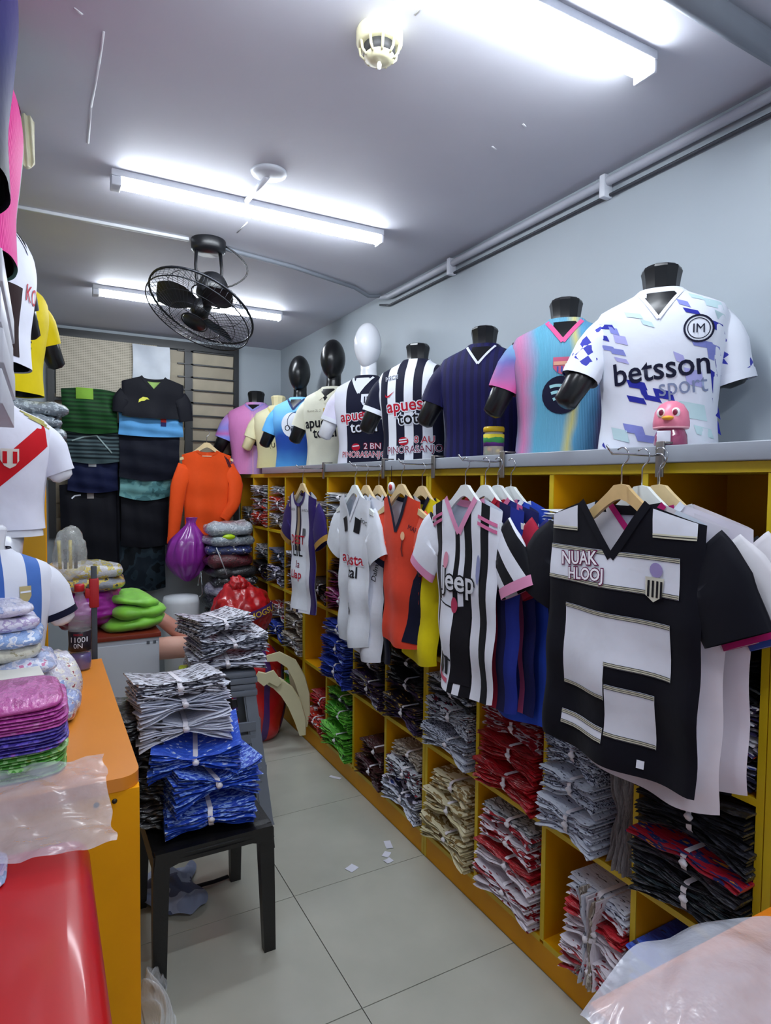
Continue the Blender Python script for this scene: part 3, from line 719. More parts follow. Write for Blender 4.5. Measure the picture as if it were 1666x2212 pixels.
for x, z, m, w_, h in ((.065, .425, BLL, .034, .022), (.088, .396, BL, .044, .018), (-.150, .378, BL, .05, .02), (-.125, .36, BLL, .03, .026), (-.155, .345, BL, .03, .022), (-.105, .33, LAV, .04, .03), (-.14, .31, BLL, .04, .02), (-.112, .295, BLL, .045, .022), (-.10, .268, LAV, .04, .018),
                       (.158, .350, BL, .036, .03), (.120, .300, BLL, .06, .024), (.150, .276, BLL, .04, .05), (.165, .23, BL, .02, .05), (.10, .205, LAV, .05, .05), (.155, .19, BL, .022, .07), (.06, .262, LAV, .03, .03),
                       (-.055, .192, BL, .055, .026), (-.035, .170, BL, .024, .03), (-.055, .148, BL, .052, .022), (-.012, .150, BL, .05, .02), (.02, .160, BL, .055, .030), (.162, .12, BL, .02, .05), (.166, .07, BL, .018, .045),
                       (-.06, .06, BLL, .06, .03), (-.10, .045, AQ, .05, .04), (-.02, .03, BLL, .07, .026), (-.155, .02, BL, .02, .024), (.05, .075, AQ, .06, .03), (.10, .11, AQ, .07, .05), (.145, .42, AQ, .05, .03), (.165, .38, AQ, .03, .03), (.10, .445, AQ, .04, .02), (-.07, .40, AQ, .05, .02), (-.03, .37, AQ, .035, .02), (.13, .05, AQ, .05, .03)):
    dec.append(chk(x, z, w_, h, m))
dec += [('vf', 'crest_disc', circ(.108, .344, .041, 28), WHT, .0024), ('vf', 'crest_ring', ringp(.108, .344, .041, .0055), NAVY, .0036), ('vf', 'crest_ring', ringp(.108, .344, .031, .0025), NAVY, .0036),
        ('text', 'IM', .108, .331, .038, NAVY, None, {'name': 'crest_letters', 'eps': .0042, 'sx': .9}),
        ('text', 'betsson', .012, .205, .094, NAVY, None, {'rot': .10, 'sx': .92, 'off': .0012}), ('text', 'sport', .072, .160, .075, cloth('#7f8aa8'), None, {'rot': .10, 'sx': .82})]
INT = mk(armlen=(.09, .0), label_m='black headless mannequin at the right end of the slab', label_j='white jersey with blue checks reading betsson sport', xy=(.755, -1.01), deg=-54, sc=.95, skin=SK, body=
   ramp_mat('N', .3, .7, [(0, '#dfe3ee'), (.75, '#d9dde9'), (1, '#c9d8de')], 'LINEAR', wscale=5), slv=check_mat(),
   depth=.085, collar_mat=WHT, decals=dec, cuffs=WHT, collar_w=.010, sl=((.136, 0, .388), (.226, -.06, .225)), sr=((.136, 0, .388), (.212, .01, .20)))
# 8 pastel
PK = cloth('#e05f96'); NB_ = cloth('#1b1b33')
past = ramp_mat('X', -.19, .19, [(0, '#5d8fb2'), (.12, '#d07fae'), (.26, '#62a8c4'), (.52, '#6aa6c2'), (.60, '#c9c27e'), (.66, '#5c9cc0'), (.80, '#5b8fb8'), (.90, '#8a3a74'), (1, '#7a5a94')], 'LINEAR', wob=.10, wscale=4, rib=60)
dec = [('vf', 'crest', shield(.0, .305, .062, .06), cloth('#c8607e'), .002), ('vf', 'crest_band', poly((-.029, .320), (.029, .320), (.029, .307), (-.029, .307)), cloth('#e0a58c'), .003)]
for q in (-.018, -.004, .010): dec.append(('vf', 'crest_stripe', poly((q, .303), (q+.006, .303), (q+.006, .283), (q, .283)), cloth('#4d5aa0'), .003))
dec += spot(-.002, .205, .066, NB_, cloth('#9fd0d6'))
mk('black headless mannequin second from the right end of slab', 'pastel blue and pink jersey with a round three-bar logo', (.755, -.625), -48, .95, SK, past,
   ramp_mat('Z', .18, .42, [(0, '#9a8fc0'), (.25, '#d8589a'), (.5, '#b06aa4'), (.75, '#6d6fb0'), (1, '#70a4c6')], 'LINEAR', wob=.14, wscale=9), depth=.075, collar_mat=PK, decals=dec, collar_w=.016)
# 7 navy
nav = ramp_mat('X', -.19, .19, repeat(['#17163f', '#1c1b52'], 24), rib=80)
mk('black headless mannequin in navy behind the candy jar', 'plain navy jersey with white neckline', (.755, -.165), -50, .95, SK, nav, nav, depth=.075, collar_mat=WHT, decals=[], collar_w=.010)
# 6 stripes
def al_dec(full=True):
    d = [('text', 'apuesta', .012, .238, .082, RED, WHT, {'rot': .07, 'off': .0012}), ('text', 'total', .026, .176, .085, INK, WHT, {'rot': .05, 'off': .0012}),
         ('vf', 'crest', shield(.112, .350, .052, .066), WHT, .002), ('vf', 'sponsor_mark', swoosh(-.095, .318, .055), RED, .003),
         ('vf', 'badge', circ(-.028, .094, .026, 20, .020), RED, .002), ('vf', 'badge_bar', strip([(-.05, .10), (-.01, .104)], .006), WHT, .0032), ('vf', 'badge_bar', strip([(-.05, .088), (-.01, .092)], .006), WHT, .0032),
         ('text', '8 AU', .075, .086, .045, RED, WHT, {}), ('text', 'PINORASANJO', .020, .040, .048, cloth('#7d2340'), WHT, {'rot': .04, 'sx': .86}), ('text', 'NSCE', -.09, .385, .028, NAVY, WHT, {'rot': .12})]
    for q in (-.014, 0, .014): d.append(('vf', 'crest_stripe', poly((.112+q-.004, .362), (.112+q+.004, .362), (.112+q+.004, .335), (.112+q-.004, .335)), NAVY, .003))
    return d
stp = ramp_mat('X', -.20, .20, repeat(['#dfe3ec', '#15172c'], 9)[0:] )
mk('black headless mannequin wearing wide navy and white stripes', 'navy and white striped jersey reading apuesta total', (.755, .36), -52, 1.0, SK, stp, (cloth('#15172c'), stp), collar='round', collar_mat=WHT, decals=al_dec(), cuffs=WHT)
# 5 white head
mk('white egg-head mannequin on the slab', 'white and navy jersey on the white egg-head mannequin', (.755, .89), -52, 1.0, SKW,
   ramp_mat('X', -.19, .19, [(0, '#dfe0ee'), (.30, '#16182e'), (.86, '#dfe0ee')]), (cloth('#dcd8ee'), cloth('#15172c')), head=1, depth=.085, collar_mat=WHT, cuffs=WHT,
   decals=[('text', 'apuesta', .008, .236, .08, RED, WHT, {'rot': .06, 'off': .001}), ('text', 'total', .03, .172, .085, WHT, INK, {'rot': .05, 'off': .001}), ('vf', 'crest', shield(.045, .340, .055, .068), WHT, .002),
           ('vf', 'crest_stripe', poly((.035, .36), (.042, .36), (.042, .325), (.035, .325)), NAVY, .003), ('vf', 'crest_stripe', poly((.05, .36), (.057, .36), (.057, .325), (.05, .325)), NAVY, .003),
           ('vf', 'sponsor_mark', swoosh(.05, .285, .05), RED, .003), ('vf', 'badge', circ(-.02, .09, .026, 20, .02), RED, .003), ('vf', 'badge_bar', strip([(-.04, .094), (0, .098)], .006), WHT, .0042), ('text', '2 BN', .075, .08, .045, WHT, RED, {}), ('text', 'PINORASANJO', .02, .035, .046, RED, WHT, {'sx': .86})])
# 4 cream apuesta
mk('black egg-head mannequin beside the white one', 'cream polo-collar jersey reading apuesta total in black', (.755, 1.365), -50, 1.0, SK, cloth('#d9d8c6'), cloth('#d9d8c6'), head=1, collar='polo', collar_mat=cloth('#d5d3bf'), depth=.09,
   decals=[('text', 'apuesta', -.015, .235, .086, INK, None, {'rot': .05, 'off': .0016}), ('text', 'total', .0, .172, .088, INK, None, {'rot': .05, 'off': .0016}), ('vf', 'crest', shield(.02, .315, .052, .062), cloth('#c9a344'), .002), ('vf', 'crest_mark', circ(.02, .32, .012, 12), CRM, .003), ('text', 'Nuevo 2L 2', -.075, .325, .022, cloth('#8d8a78'), None, {})])
# 3 light blue
sky = ramp_mat('Z', .02, .46, [(0, '#4d92cf'), (.22, '#2a56a8'), (.42, '#2446a0'), (.52, '#3f7fc4'), (.70, '#6fb4e8'), (1, '#7ab9ea')], 'LINEAR', wob=.10, wscale=5)
mk('black egg-head mannequin in a light blue jersey', 'light blue jersey with a white chest patch', (.755, 1.945), -44, 1.0, SK, sky, cloth('#5fa9e0'), head=1, collar_mat=cloth('#26345c'), depth=.07,
   decals=[('vf', 'chest_patch', circ(-.01, .29, .075, 24, .085), WHT, .002), ('vf', 'chest_patch_edge', ringp(.03, .31, .07, .004), cloth('#26345c'), .003), ('text', 'Ogoo', .005, .255, .055, INK, None, {'rot': .12})])
# 2 cream bust
mk('cream headless mannequin on the slab', 'pale cream jersey on the cream headless mannequin', (.755, 2.40), -42, .98, SKC, ramp_mat('Z', 0, .46, [(0, '#e0d9a4'), (.5, '#e4dcb0'), (1, '#e9e2bc')], 'LINEAR'), cloth('#e6dfb6'), collar_mat=cloth('#d8cd88'), depth=.06,
   decals=[('text', '(U | 8', .03, .16, .05, INK, None, {}), ('text', 'TU A', -.05, .28, .03, INK, None, {})])
# 1 pink / purple
d1 = spot(.045, .24, .055, NB_, cloth('#d8a0cc')) + [('vf', 'stripe', strip([(.0, .40), (.005, .0)], .006), cloth('#d9a0b8'), .002), ('vf', 'crest', circ(-.145, .06, .018, 14), cloth('#c83a6a'), .002)]
mk('black headless mannequin next to the window', 'pink and violet jersey on the mannequin next to the window', (.66, 2.66), -30, 1.16, SK,
   ramp_mat('X', -.19, .19, [(0, '#cf7ab8'), (.4, '#d486bc'), (.55, '#b58fc4'), (.8, '#a487cf'), (1, '#8f8ad6')], 'LINEAR', wob=.12, wscale=4, rib=50), ramp_mat('Z', .2, .42, [(0, '#7f86dc'), (.25, '#8a90e0'), (.35, '#c06ab0'), (.5, '#8a8ad8'), (1, '#c884c4')], 'LINEAR', wob=.03, wscale=9), collar_mat=cloth('#8f86c8'), depth=.04, decals=d1, z=1.683)
# ------------------------------------------------------------------ small things on the slab
def jar(loc):
    t = thing('candy_jar', 'clear candy jar with yellow lid standing beside the navy jersey', 'jar', loc)
    MB().lathe([(.0, 0), (.036, 0), (.038, .004), (.038, .075), (.034, .084), (.034, .088)], 28).build('jar_body', film('#f4f0e0', .35, .05), t)
    MB().lathe([(.037, .034), (.0385, .034), (.0385, .078), (.037, .078)], 28).build('paper_label', ramp_mat('Z', .03, .08, [(0, '#6a3a8a'), (.35, '#3b8a4a'), (.7, '#d8c83a')], wob=.02, wscale=40), t)
    MB().lathe([(.0, .106), (.036, .106), (.039, .102), (.039, .088), (.0, .088)], 28).build('lid', plain('#e8c018', .35), t)
    cs = ['#d8702a', '#3f9a50', '#d8b030', '#b83a5a', '#e08a3a']
    for k in range(16):
        g = k*2.4; MB().blob((.022*math.cos(g), .022*math.sin(g), .010 + .0035*k), (.010, .010, .009), .2, 2, k, 2).build('candy', plain(cs[k % 5], .4), t)
jar((.625, -.405, ZS))
t = thing('water_bottle', 'pink bottle with a chick-faced dome lid, before the white checked jersey', 'bottle', (.640, -1.145, ZS), rz(-58))
PKP = plain('#e8809a', .35, var=.02)
MB().lathe([(.0, 0), (.040, 0), (.043, .006), (.041, .03), (.034, .046), (.034, .05)], 28).build('bottle_body', plain('#9a3a62', .12, coat=1), t)
MB().lathe([(.044, .05), (.046, .053), (.046, .066), (.042, .092), (.030, .112), (.014, .121), (.0, .123)], 28).build('lid', PKP, t)
MB().lathe([(.0, .047), (.044, .047), (.046, .052), (.0, .052)], 28).build('collar', plain('#f0a8b4', .4), t)
for sx in (-1, 1):
    MB().blob((sx*.018 - .004, -.038, .088), (.011, .006, .013), 0, 1, 0, 3).build('eye', plain('#f4eef0', .3), t)
    MB().blob((sx*.017 - .004, -.0435, .088), (.006, .003, .008), 0, 1, 0, 3).build('pupil', plain('#7a1f3a', .2), t)
MB().blob((-.004, -.050, .073), (.015, .014, .006), 0, 1, 0, 3).build('beak', plain('#f0a828', .35), t)
MB().box(-.030, .004, -.047, -.043, .004, .040, .002).build('sticker', plain('#d8d8e6', .5), t)
# ------------------------------------------------------------------ hooks and hanging jerseys (shirts face the aisle, -x)
def hook_arm(label, y, z=1.70, L=.17, clip=True, side=.06):
    t = thing('shelf_hook', label, 'hook', (XS-.024, y, z), 0, 'hanging hooks clamped to the slab')
    MB().box(-.006, .0, -.012, .012, -.06, .034, .002).build('clamp', plain('#8f8a86', .3, metal=.8), t); MB().box(-.004, .05, -.010, .010, .0285, .0335).build('clamp_top', plain('#8f8a86', .3, metal=.8), t)
    MB().tube([(-.004, 0, .0), (-.03, 0, -.004), (-L+.02, 0, -.004), (-L, 0, .016)], .003, 8).build('rod', CHROME, t)
    return t
WOOD = plain('#cfae78', .45, var=.12, vscale=20); WOOD2 = plain('#dcc495', .45, var=.1, vscale=20); WHP = plain('#e6ebea', .35, var=.02)
def hang(label, y, x, W, H, body, slv, hmat=WOOD, ztop=1.575, gl=None, **kw):
    """hem centre is placed so that the neck line is at height ztop"""
    hl = kw.pop('hl'); dy = kw.pop('deg', -90)
    j, F = flat_jersey(label, (x, y, ztop - H), rz(dy), W, H, body, slv, group=gl, **kw)
    hanger(hl, (x, y, ztop - .012), rz(dy), hmat)
    return j
GJ = 'jerseys hanging on the shelf front'
# striped group
def big_dec():
    d = []; cr = cloth('#d8d6c0'); wh = cloth('#dde1ec')
    H = .655
    def band(z0, z1, x0=-.24, x1=.24, lines=True):
        d.append(('vf', 'stripe', poly((x0, z0), (x1, z0), (x1, z1), (x0, z1)), wh, .0016))
        if lines:
            for q in (z0+.006, z1-.006): 
                d.append(('vf', 'stripe_edge', poly((x0, q-.0045), (x1, q-.0045), (x1, q+.0045), (x0, q+.0045)), cr, .0024))
                for w_ in (-.0045, 0, .0045): d.append(('vf', 'pinstripe', poly((x0, q+w_-.0007), (x1, q+w_-.0007), (x1, q+w_+.0007), (x0, q+w_+.0007)), INK, .0032))
    for s_ in (-1, 1):
        x0, x1 = sorted((s_*.120, s_*.228))
        d.append(('vf', 'stripe', poly((x0, .590), (x1, .590), (x1, .625 if s_ > 0 else .655), (x0, .655 if s_ > 0 else .625)), wh, .0016))
        d.append(('vf', 'stripe_edge', poly((x0, .586), (x1, .586), (x1, .596), (x0, .596)), cr, .0024)); d.append(('vf', 'pinstripe', poly((x0, .590), (x1, .590), (x1, .592), (x0, .592)), INK, .0032))
    band(.445, .542, -.232, .19); band(.245, .382, -.005, .168); band(.155, .382, -.165, -.004); band(.065, .20, .0, .125); band(.042, .082, -.165, -.005)
    d.append(('text', 'NUAK', -.110, .496, .050, cloth('#f0eef4'), cloth('#6a1a4a'), {'rot': .10, 'eps': .0052, 'off': .0008})); d.append(('text', 'HLOOJ', -.082, .458, .044, cloth('#f0eef4'), cloth('#6a1a4a'), {'rot': .08, 'eps': .0052, 'off': .0008}))
    d.append(('vf', 'crest', poly((.098, .490), (.150, .490), (.145, .445), (.122, .430), (.100, .445)), cloth('#c9c7b8'), .0045))
    for q in (.105, .117, .129, .140): d.append(('vf', 'crest_stripe', poly((q, .482), (q+.006, .482), (q+.006, .442), (q, .442)), INK, .0055))
    d.append(('vf', 'crest_top', circ(.128, .508, .018, 16), cloth('#9a8ec0'), .005))
    d.append(('vf', 'hem_tag', poly((.085, .010), (.102, .010), (.102, .030), (.085, .030)), wh, .003))
    return d
BST = cloth('#0a0b16'); LIN = cloth('#c9d3e4')
hang('navy and white hooped jersey with NUAK lettering, front of its rail', -1.145, .455, .242, .665, BST, BST, WOOD, 1.578, GJ, hl='wooden hanger inside the navy and white hooped jersey', depth=.140, nw=.106, collar_mat=BST, inside=LIN, decals=big_dec(), rip=.017, T=.03, seed=3, collar_w=.022)
hang('pale grey jersey with a magenta cuff behind the hooped jersey', -1.175, .495, .236, .70, cloth('#d6d2dc'), cloth('#cfccd2'), WHP, 1.575, GJ, hl='white hanger second on the front rail', cuffs=cloth('#b01f6c'), collar_mat=cloth('#b01f6c'), rip=.012, seed=5, depth=.09)
hang('white jersey with a blue cuff at the back of the front rail', -1.20, .53, .245, .66, cloth('#d9d4e0'), cloth('#cac6cc'), WOOD2, 1.578, GJ, hl='pale wooden hanger third on the front rail', cuffs=cloth('#3a58b0'), collar_mat=WHT, rip=.012, seed=6, depth=.09)
hang('dark navy jersey last on the front rail, mostly hidden', -1.17, .562, .235, .66, BST, BST, WOOD2, 1.565, GJ, hl='wooden hanger nearest the shelf on the front rail', rip=.012, seed=8, depth=.09)
hook_arm('chrome hook carrying the hooped jersey group', -1.165, 1.705, .20)
# stripes with pink collar
jst = ramp_mat('X', -.205, .205, [(0, '#dfe3ee'), (.10, '#101118'), (.22, '#dfe3ee'), (.44, '#101118'), (.50, '#dfe3ee'), (.56, '#101118'), (.66, '#dfe3ee'), (.78, '#101118'), (.88, '#dfe3ee')], wob=.02, wscale=3)
PKC = cloth('#d98fb4'); PK2 = cloth('#c96a94')
d = [('text', 'Jeep', .0, .345, .105, cloth('#d8dbe2'), INK, {'off': .002, 'eps': .004}), ('vf', 'white_panel', poly((-.125, .12), (-.02, .10), (-.015, .285), (-.125, .30)), WHT, .003), ('vf', 'panel_edge', poly((-.125, .298), (-.015, .283), (-.015, .278), (-.125, .293)), INK, .004),
     ('vf', 'black_panel', poly((-.02, .02), (.06, .02), (.06, .30), (-.015, .285)), INK, .002), ('vf', 'panel_edge', poly((-.13, .118), (-.02, .098), (-.02, .092), (-.13, .112)), INK, .004),
     ('vf', 'red_oval', circ(-.012, .292, .015, 18, .028), cloth('#b23a5a'), .005), ('vf', 'pink_hem_band', poly((-.135, .03), (-.03, .015), (-.03, .03), (-.135, .045)), cloth('#c0566e'), .004), ('vf', 'badge', circ(-.068, .445, .016, 14, .030), cloth('#d08aa0'), .004), ('vf', 'badge', circ(.108, .43, .012, 14, .05), cloth('#8a90b8'), .004)]
for q in (-.12, -.085, -.05): d.append(('vf', 'hem_stripe', poly((q, .045), (q+.018, .042), (q+.018, .105), (q, .108)), INK, .004))
for s_ in (-1, 1):
    for q in (0, .022): d.append(('vf', 'shoulder_stripe', poly((s_*(.105), .615-q), (s_*.195, .588-q), (s_*.195, .576-q), (s_*.105, .603-q)), PK2, .004))
hang('black and white striped jersey with pink collar reading Jeep', -.485, .442, .205, .665, jst, ramp_mat('D', .3, .9, repeat(['#dfe3ee', '#101118'], 9)), WHP, 1.572, GJ, hl='white hanger in front, inside the pink-collared jersey', depth=.12, nw=.088, collar_mat=PKC, inside=cloth('#c6cddd'), decals=d, cuffs=PKC, rip=.02, seed=11, taper=.12, collar_w=.022)
hang('red and navy jersey behind the pink-collared one', -.535, .490, .20, .68, ramp_mat('X', -.2, .2, repeat(['#1b1c4a', '#a01c3a', '#1b1c4a', '#22308a'], 8)), cloth('#9c1a36'), WHP, 1.572, GJ, hl='white hanger second behind the pink-collared jersey', collar_mat=RED, rip=.016, seed=12, depth=.09)
hang('blue jersey with a pink side stripe, third behind pink collar', -.565, .520, .205, .69, ramp_mat('X', -.2, .2, [(0, '#1f2a78'), (.80, '#c0568a'), (.86, '#1b1f58')]), cloth('#20246a'), WHP, 1.572, GJ, hl='white hanger third behind the pink-collared jersey', collar_mat=PK2, rip=.016, seed=13, depth=.09)
hang('bright blue jersey nearest the shelf behind the pink collar group', -.595, .552, .20, .72, cloth('#2a4cc0'), cloth('#2c50c4'), WHP, 1.568, GJ, hl='white hanger nearest the shelf in the pink collar group', collar_mat=WHT, rip=.016, seed=14, depth=.09)
hook_arm('chrome hook carrying the pink-collared jersey group', -.52, 1.705, .19)
# orange
ORG = cloth('#d9452e')
hang('orange jersey with navy V collar', .005, .470, .150, .62, ORG, (ORG, cloth('#dc5440')), WOOD2, 1.572, GJ, hl='pale wooden hanger inside the orange V-collar jersey', depth=.15, nw=.08, collar_mat=NAVY, inside=cloth('#c4cbd8'), cuffs=NAVY, rip=.016, seed=21, taper=.0,
     decals=[('vf', 'crest', circ(.052, .455, .013, 16, .018), cloth('#e8b890'), .004), ('vf', 'crest_tail', strip([(.052, .44), (.045, .40), (.05, .37)], .008), cloth('#7a2a28'), .004), ('vf', 'side_panel', poly((.06, .02), (.15, .02), (.15, .34), (.11, .28)), NAVY, .003), ('text', 'MARRES', .13, .47, .03, NAVY, None, {'rot': -.3})])
hang('yellow jersey behind the orange one', -.085, .515, .150, .66, cloth('#e0d012'), cloth('#e6d21a'), WOOD2, 1.565, GJ, hl='wooden hanger behind the orange jersey', depth=.10, collar_mat=NAVY, rip=.016, seed=22)
hook_arm('chrome hook carrying the orange jersey', -.075, 1.705, .17)
# white group
d = [('text', 'apuesta', .0, .375, .075, RED, WHT, {'off': .001}), ('text', 'total', .012, .315, .075, INK, None, {'off': .001}), ('text', 'Hib', -.01, .14, .075, INK, None, {'off': .0015}), ('vf', 'shoulder_patch', poly((-.10, .585), (-.055, .60), (-.045, .53), (-.085, .52)), INK, .003), ('vf', 'shoulder_patch', poly((.10, .585), (.055, .60), (.045, .53), (.085, .52)), INK, .003), ('text', 'BOC', .12, .57, .028, INK, None, {'rot': -.35})]
WH2 = cloth('#dadfe8')
hang('white jersey with black shoulder patches reading apuesta, front of three', .42, .455, .165, .70, WH2, WH2, WHP, 1.565, GJ, hl='white hanger inside the foremost white jersey', depth=.12, nw=.085, collar_mat=WHT, inside=cloth('#cdd4e0'), decals=d, rip=.026, seed=31, taper=.10, kx=34)
hang('white jersey with lilac dotted cuff, second in white group', .37, .49, .175, .76, cloth('#dde0ea'), cloth('#dccfe2'), WOOD2, 1.565, GJ, hl='wooden hanger second in the white group', depth=.09, collar_mat=WHT, rip=.022, seed=32, cuffs=cloth('#a06a98'), taper=.10,
     decals=[('text', 'Dalmin', .14, .42, .04, INK, None, {'rot': 1.25})])
hang('black jersey with white trim, third in the white group', .31, .525, .17, .74, cloth('#17182a'), cloth('#2a1a2e'), WOOD2, 1.565, GJ, hl='pale hanger third in the white group', depth=.09, collar_mat=WHT, rip=.02, seed=33)
hook_arm('chrome hook carrying the white jersey group', .36, 1.705, .18)
# purple
PUR = cloth('#2b1a5e')
pst = ramp_mat('X', -.235, .235, [(0, '#2b1a5e'), (.20, '#dfe0ec'), (.43, '#2a2238'), (.47, '#9a8468'), (.53, '#2a2238'), (.57, '#dfe0ec'), (.78, '#2b1a5e')], wob=.0)
d = [('text', 'DEST', .0, .37, .07, RED, None, {'off': .001}), ('text', 'LIL', .0, .30, .085, INK, None, {'off': .001}), ('text', 'la', .01, .235, .06, cloth('#7d2340'), None, {}), ('text', 'Llap', .0, .175, .065, RED, None, {'off': .001}), ('vf', 'crest', poly((.055, .46), (.09, .46), (.09, .42), (.055, .42)), cloth('#5c5c60'), .003),
     ('text', 'LA RUTA', -.09, .555, .022, INK, None, {}), ('text', 'LA RUTA', .09, .555, .022, INK, None, {}), ('vf', 'lower_white', poly((-.10, .0), (.10, .0), (.085, .33), (-.085, .33)), WHT, .0014)]
hang('purple and white jersey with gold cuffs, on the farthest hook', 1.10, .455, .205, .665, pst, PUR, WOOD2, 1.57, GJ, hl='wooden hanger inside the purple and white jersey', collar='round', depth=.075, nw=.085, collar_mat=PUR, inside=cloth('#c8cede'), decals=d, cuffs=cloth('#a8803a'), rip=.016, seed=41)
hook_arm('chrome hook carrying the purple jersey', 1.08, 1.705, .17)
t = thing('keyring', 'small red and white round tag hanging beside the white group', 'tag', (.53, .20, 1.60))
MB().lathe([(.0, -.004), (.028, -.004), (.028, .004), (.0, .004)], 20, (0, 0, 0), Matrix.Rotation(PI/2, 3, 'Y')).build('disc', plain('#dfe0e6', .4), t); MB().lathe([(.0, -.006), (.014, -.006), (.014, .006), (.0, .006)], 16, (0, 0, .004), Matrix.Rotation(PI/2, 3, 'Y')).build('red_centre', plain('#b01c28', .4), t); MB().tube([(0, 0, .028), (0, 0, .10)], .0015, 5).build('string', INK, t)
# ------------------------------------------------------------------ bundles in the cubbies
CY = dict(C4=-1.276, C3=-.919, C2=-.554, C1=-.185, D1=.18, D2=.538, D3=.90, D4=1.264, D5=1.623, D6=1.98, D7=2.345, D8=2.71, C5=-1.63)
CN = dict(C5='column cut by the right edge', C4='column right of the hooped jersey', C3='column under the hooped jersey', C2='column left of the hooped jersey', C1='column under the pink-collared jersey', D1='column under the orange jersey',
          D2='column under the white jerseys', D3='column left of the white jerseys', D4='column under the purple jersey', D5='column left of the purple jersey', D6='third column from the window', D7='second column from the window', D8='column nearest the window')
RN = {1: 'top', 2: 'second', 3: 'third', 4: 'bottom'}; RZ = {1: 1.286, 2: .896, 3: .506, 4: .106}
def stackup(col, row, items, dx=0.0):
    z = RZ[row]; n = len(items)
    pos = [''] if n == 1 else (['lowest', 'highest'] if n == 2 else (['lowest', 'middle', 'highest'] if n == 3 else ['lowest', 'second up', 'third up', 'highest']))
    for k, (desc, mats, H, nl, kw) in enumerate(items):
        kw = dict(kw); D = kw.pop('D', .27); L = kw.pop('L', .30); out = kw.pop('out', .03)*.55 - .004; L = min(L, .31); nl = int(nl*1.5 + .5); oy = kw.pop('oy', 0)
        lab = '%s%s in %s cubby, %s' % (desc, (', ' + pos[k]) if pos[k] else '', RN[row], CN[col])
        bundle(lab, (XS + D/2 - out + dx, CY[col] + oy, z + .002), mats, L=L, D=D, H=H, n=nl, **kw)
        z += H*kw.get('zs', .98) + .003
R1 = wrap('#b0101f', '#8c0c18'); R2 = wrap('#c41a2a', '#a01020', '#e8d8dc', 10); R3 = wrap('#9c1024', '#d9d2dc', '#7a0c1c', 12); WR = wrap('#d6d0da', '#d6d0da', '#8a1024', 14)
NW = wrap('#c8ccd8', '#1c1f3a', '#d4d8e2', 30, coat=.5); NW2 = wrap('#b9bfd0', '#262a44', '#b9bfd0', 45, coat=.4); GW = wrap('#c9cfdd', '#c2c8d8', '#2a2c44', 30, coat=.4)
DK = wrap('#14151b', '#1c1d26', '#101014', 14); DK2 = wrap('#1b1c24', '#35363f', '#121216', 16); DKG = wrap('#141d22', '#24323a', '#101416', 10); BLU = wrap('#1b3fb0', '#2a55c8', '#0e1e5c', 10)
CRB = wrap('#cfc6a0', '#cfc6a0', '#4a2a20', 14, coat=.3); CRB2 = wrap('#d6cfae', '#8a7040', '#d6cfae', 12, coat=.3); PUY = wrap('#2a1a3c', '#3a2450', '#b8a23a', 14); PUB = wrap('#1c1430', '#3a2a20', '#c09a4a', 16)
GRN = wrap('#4faa2c', '#6cc840', '#1f5a1c', 12); GRN2 = wrap('#3f9428', '#7ad04a', '#202a28', 12); MAR = wrap('#3a0c18', '#2a0a14', '#5a1c28', 12); WNR = wrap('#d0d4de', '#1b1d36', '#a81c34', 20)
BWD = wrap('#2a44a8', '#1e3390', '#9fb4e0', 14, coat=.4, stretch=(1, .5, 4)); GRY = wrap('#8b8789', '#7c797c', '#95928f', 30, coat=0.15, rough=.8); MIX = wrap('#d8d6e2', '#3a3560', '#c8502c', 9); MIX2 = wrap('#1e2036', '#cfcbe0', '#2a3f8a', 12)
PAT = wrap('#a8122a', '#23306e', '#d8882a', 14); CLR = wrap('#aab0b8', '#5a6068', '#d8dce2', 16); BRW = wrap('#8f8478', '#c8c2b8', '#4a4038', 22, coat=.4); PNK = wrap('#a83a7c', '#7a2a66', '#d884b4', 12); RDO = wrap('#c8301c', '#d8d4dc', '#8a1c18', 10); WHG = wrap('#dde2e8', '#dde2e8', '#1e2026', 7, coat=.6)
WB = wrap('#c9cbd3', '#8f949e', '#30323c', 12); TEAL = wrap('#2f9a84', '#dde2e8', '#dde2e8', 8)
# nearest visible column
stackup('C4', 4, [('black wrapped bundle', [DK, DKG], .10, 6, dict(out=.06, L=.33)), ('bright blue wrapped bundle', [BLU, BLU, DK], .15, 6, dict(out=.08, L=.33, pinch=.6, var=1))])
stackup('C4', 3, [('dark green-black wrapped bundle', [DKG, DK2], .13, 8, dict(out=.09, L=.345, pinch=.55, D=.30)), ('red patterned flat bundle', (DK2, PAT), .06, 3, dict(out=.10, L=.345, pinch=.8, D=.31)), ('large black wrapped bundle', [DK, DK2], .17, 9, dict(out=.07, L=.335, pinch=.6, D=.29))])
stackup('C4', 2, [('navy and white wrapped bundle', [MIX2, DK2], .085, 5, dict(out=.01)), ('white and orange wrapped bundle', [MIX, MIX2], .075, 4, dict(out=.01)), ('lilac-white wrapped bundle', [MIX, WB], .05, 3, dict(out=.01)), ('black wrapped bundle', [DK], .11, 6, dict(out=0.0))])
stackup('C4', 1, [('dark violet wrapped bundle', [MIX2, DK2], .12, 7, dict(out=.0)), ('clear-wrapped black bundle', [DK2, CLR], .09, 5, dict(out=0))])
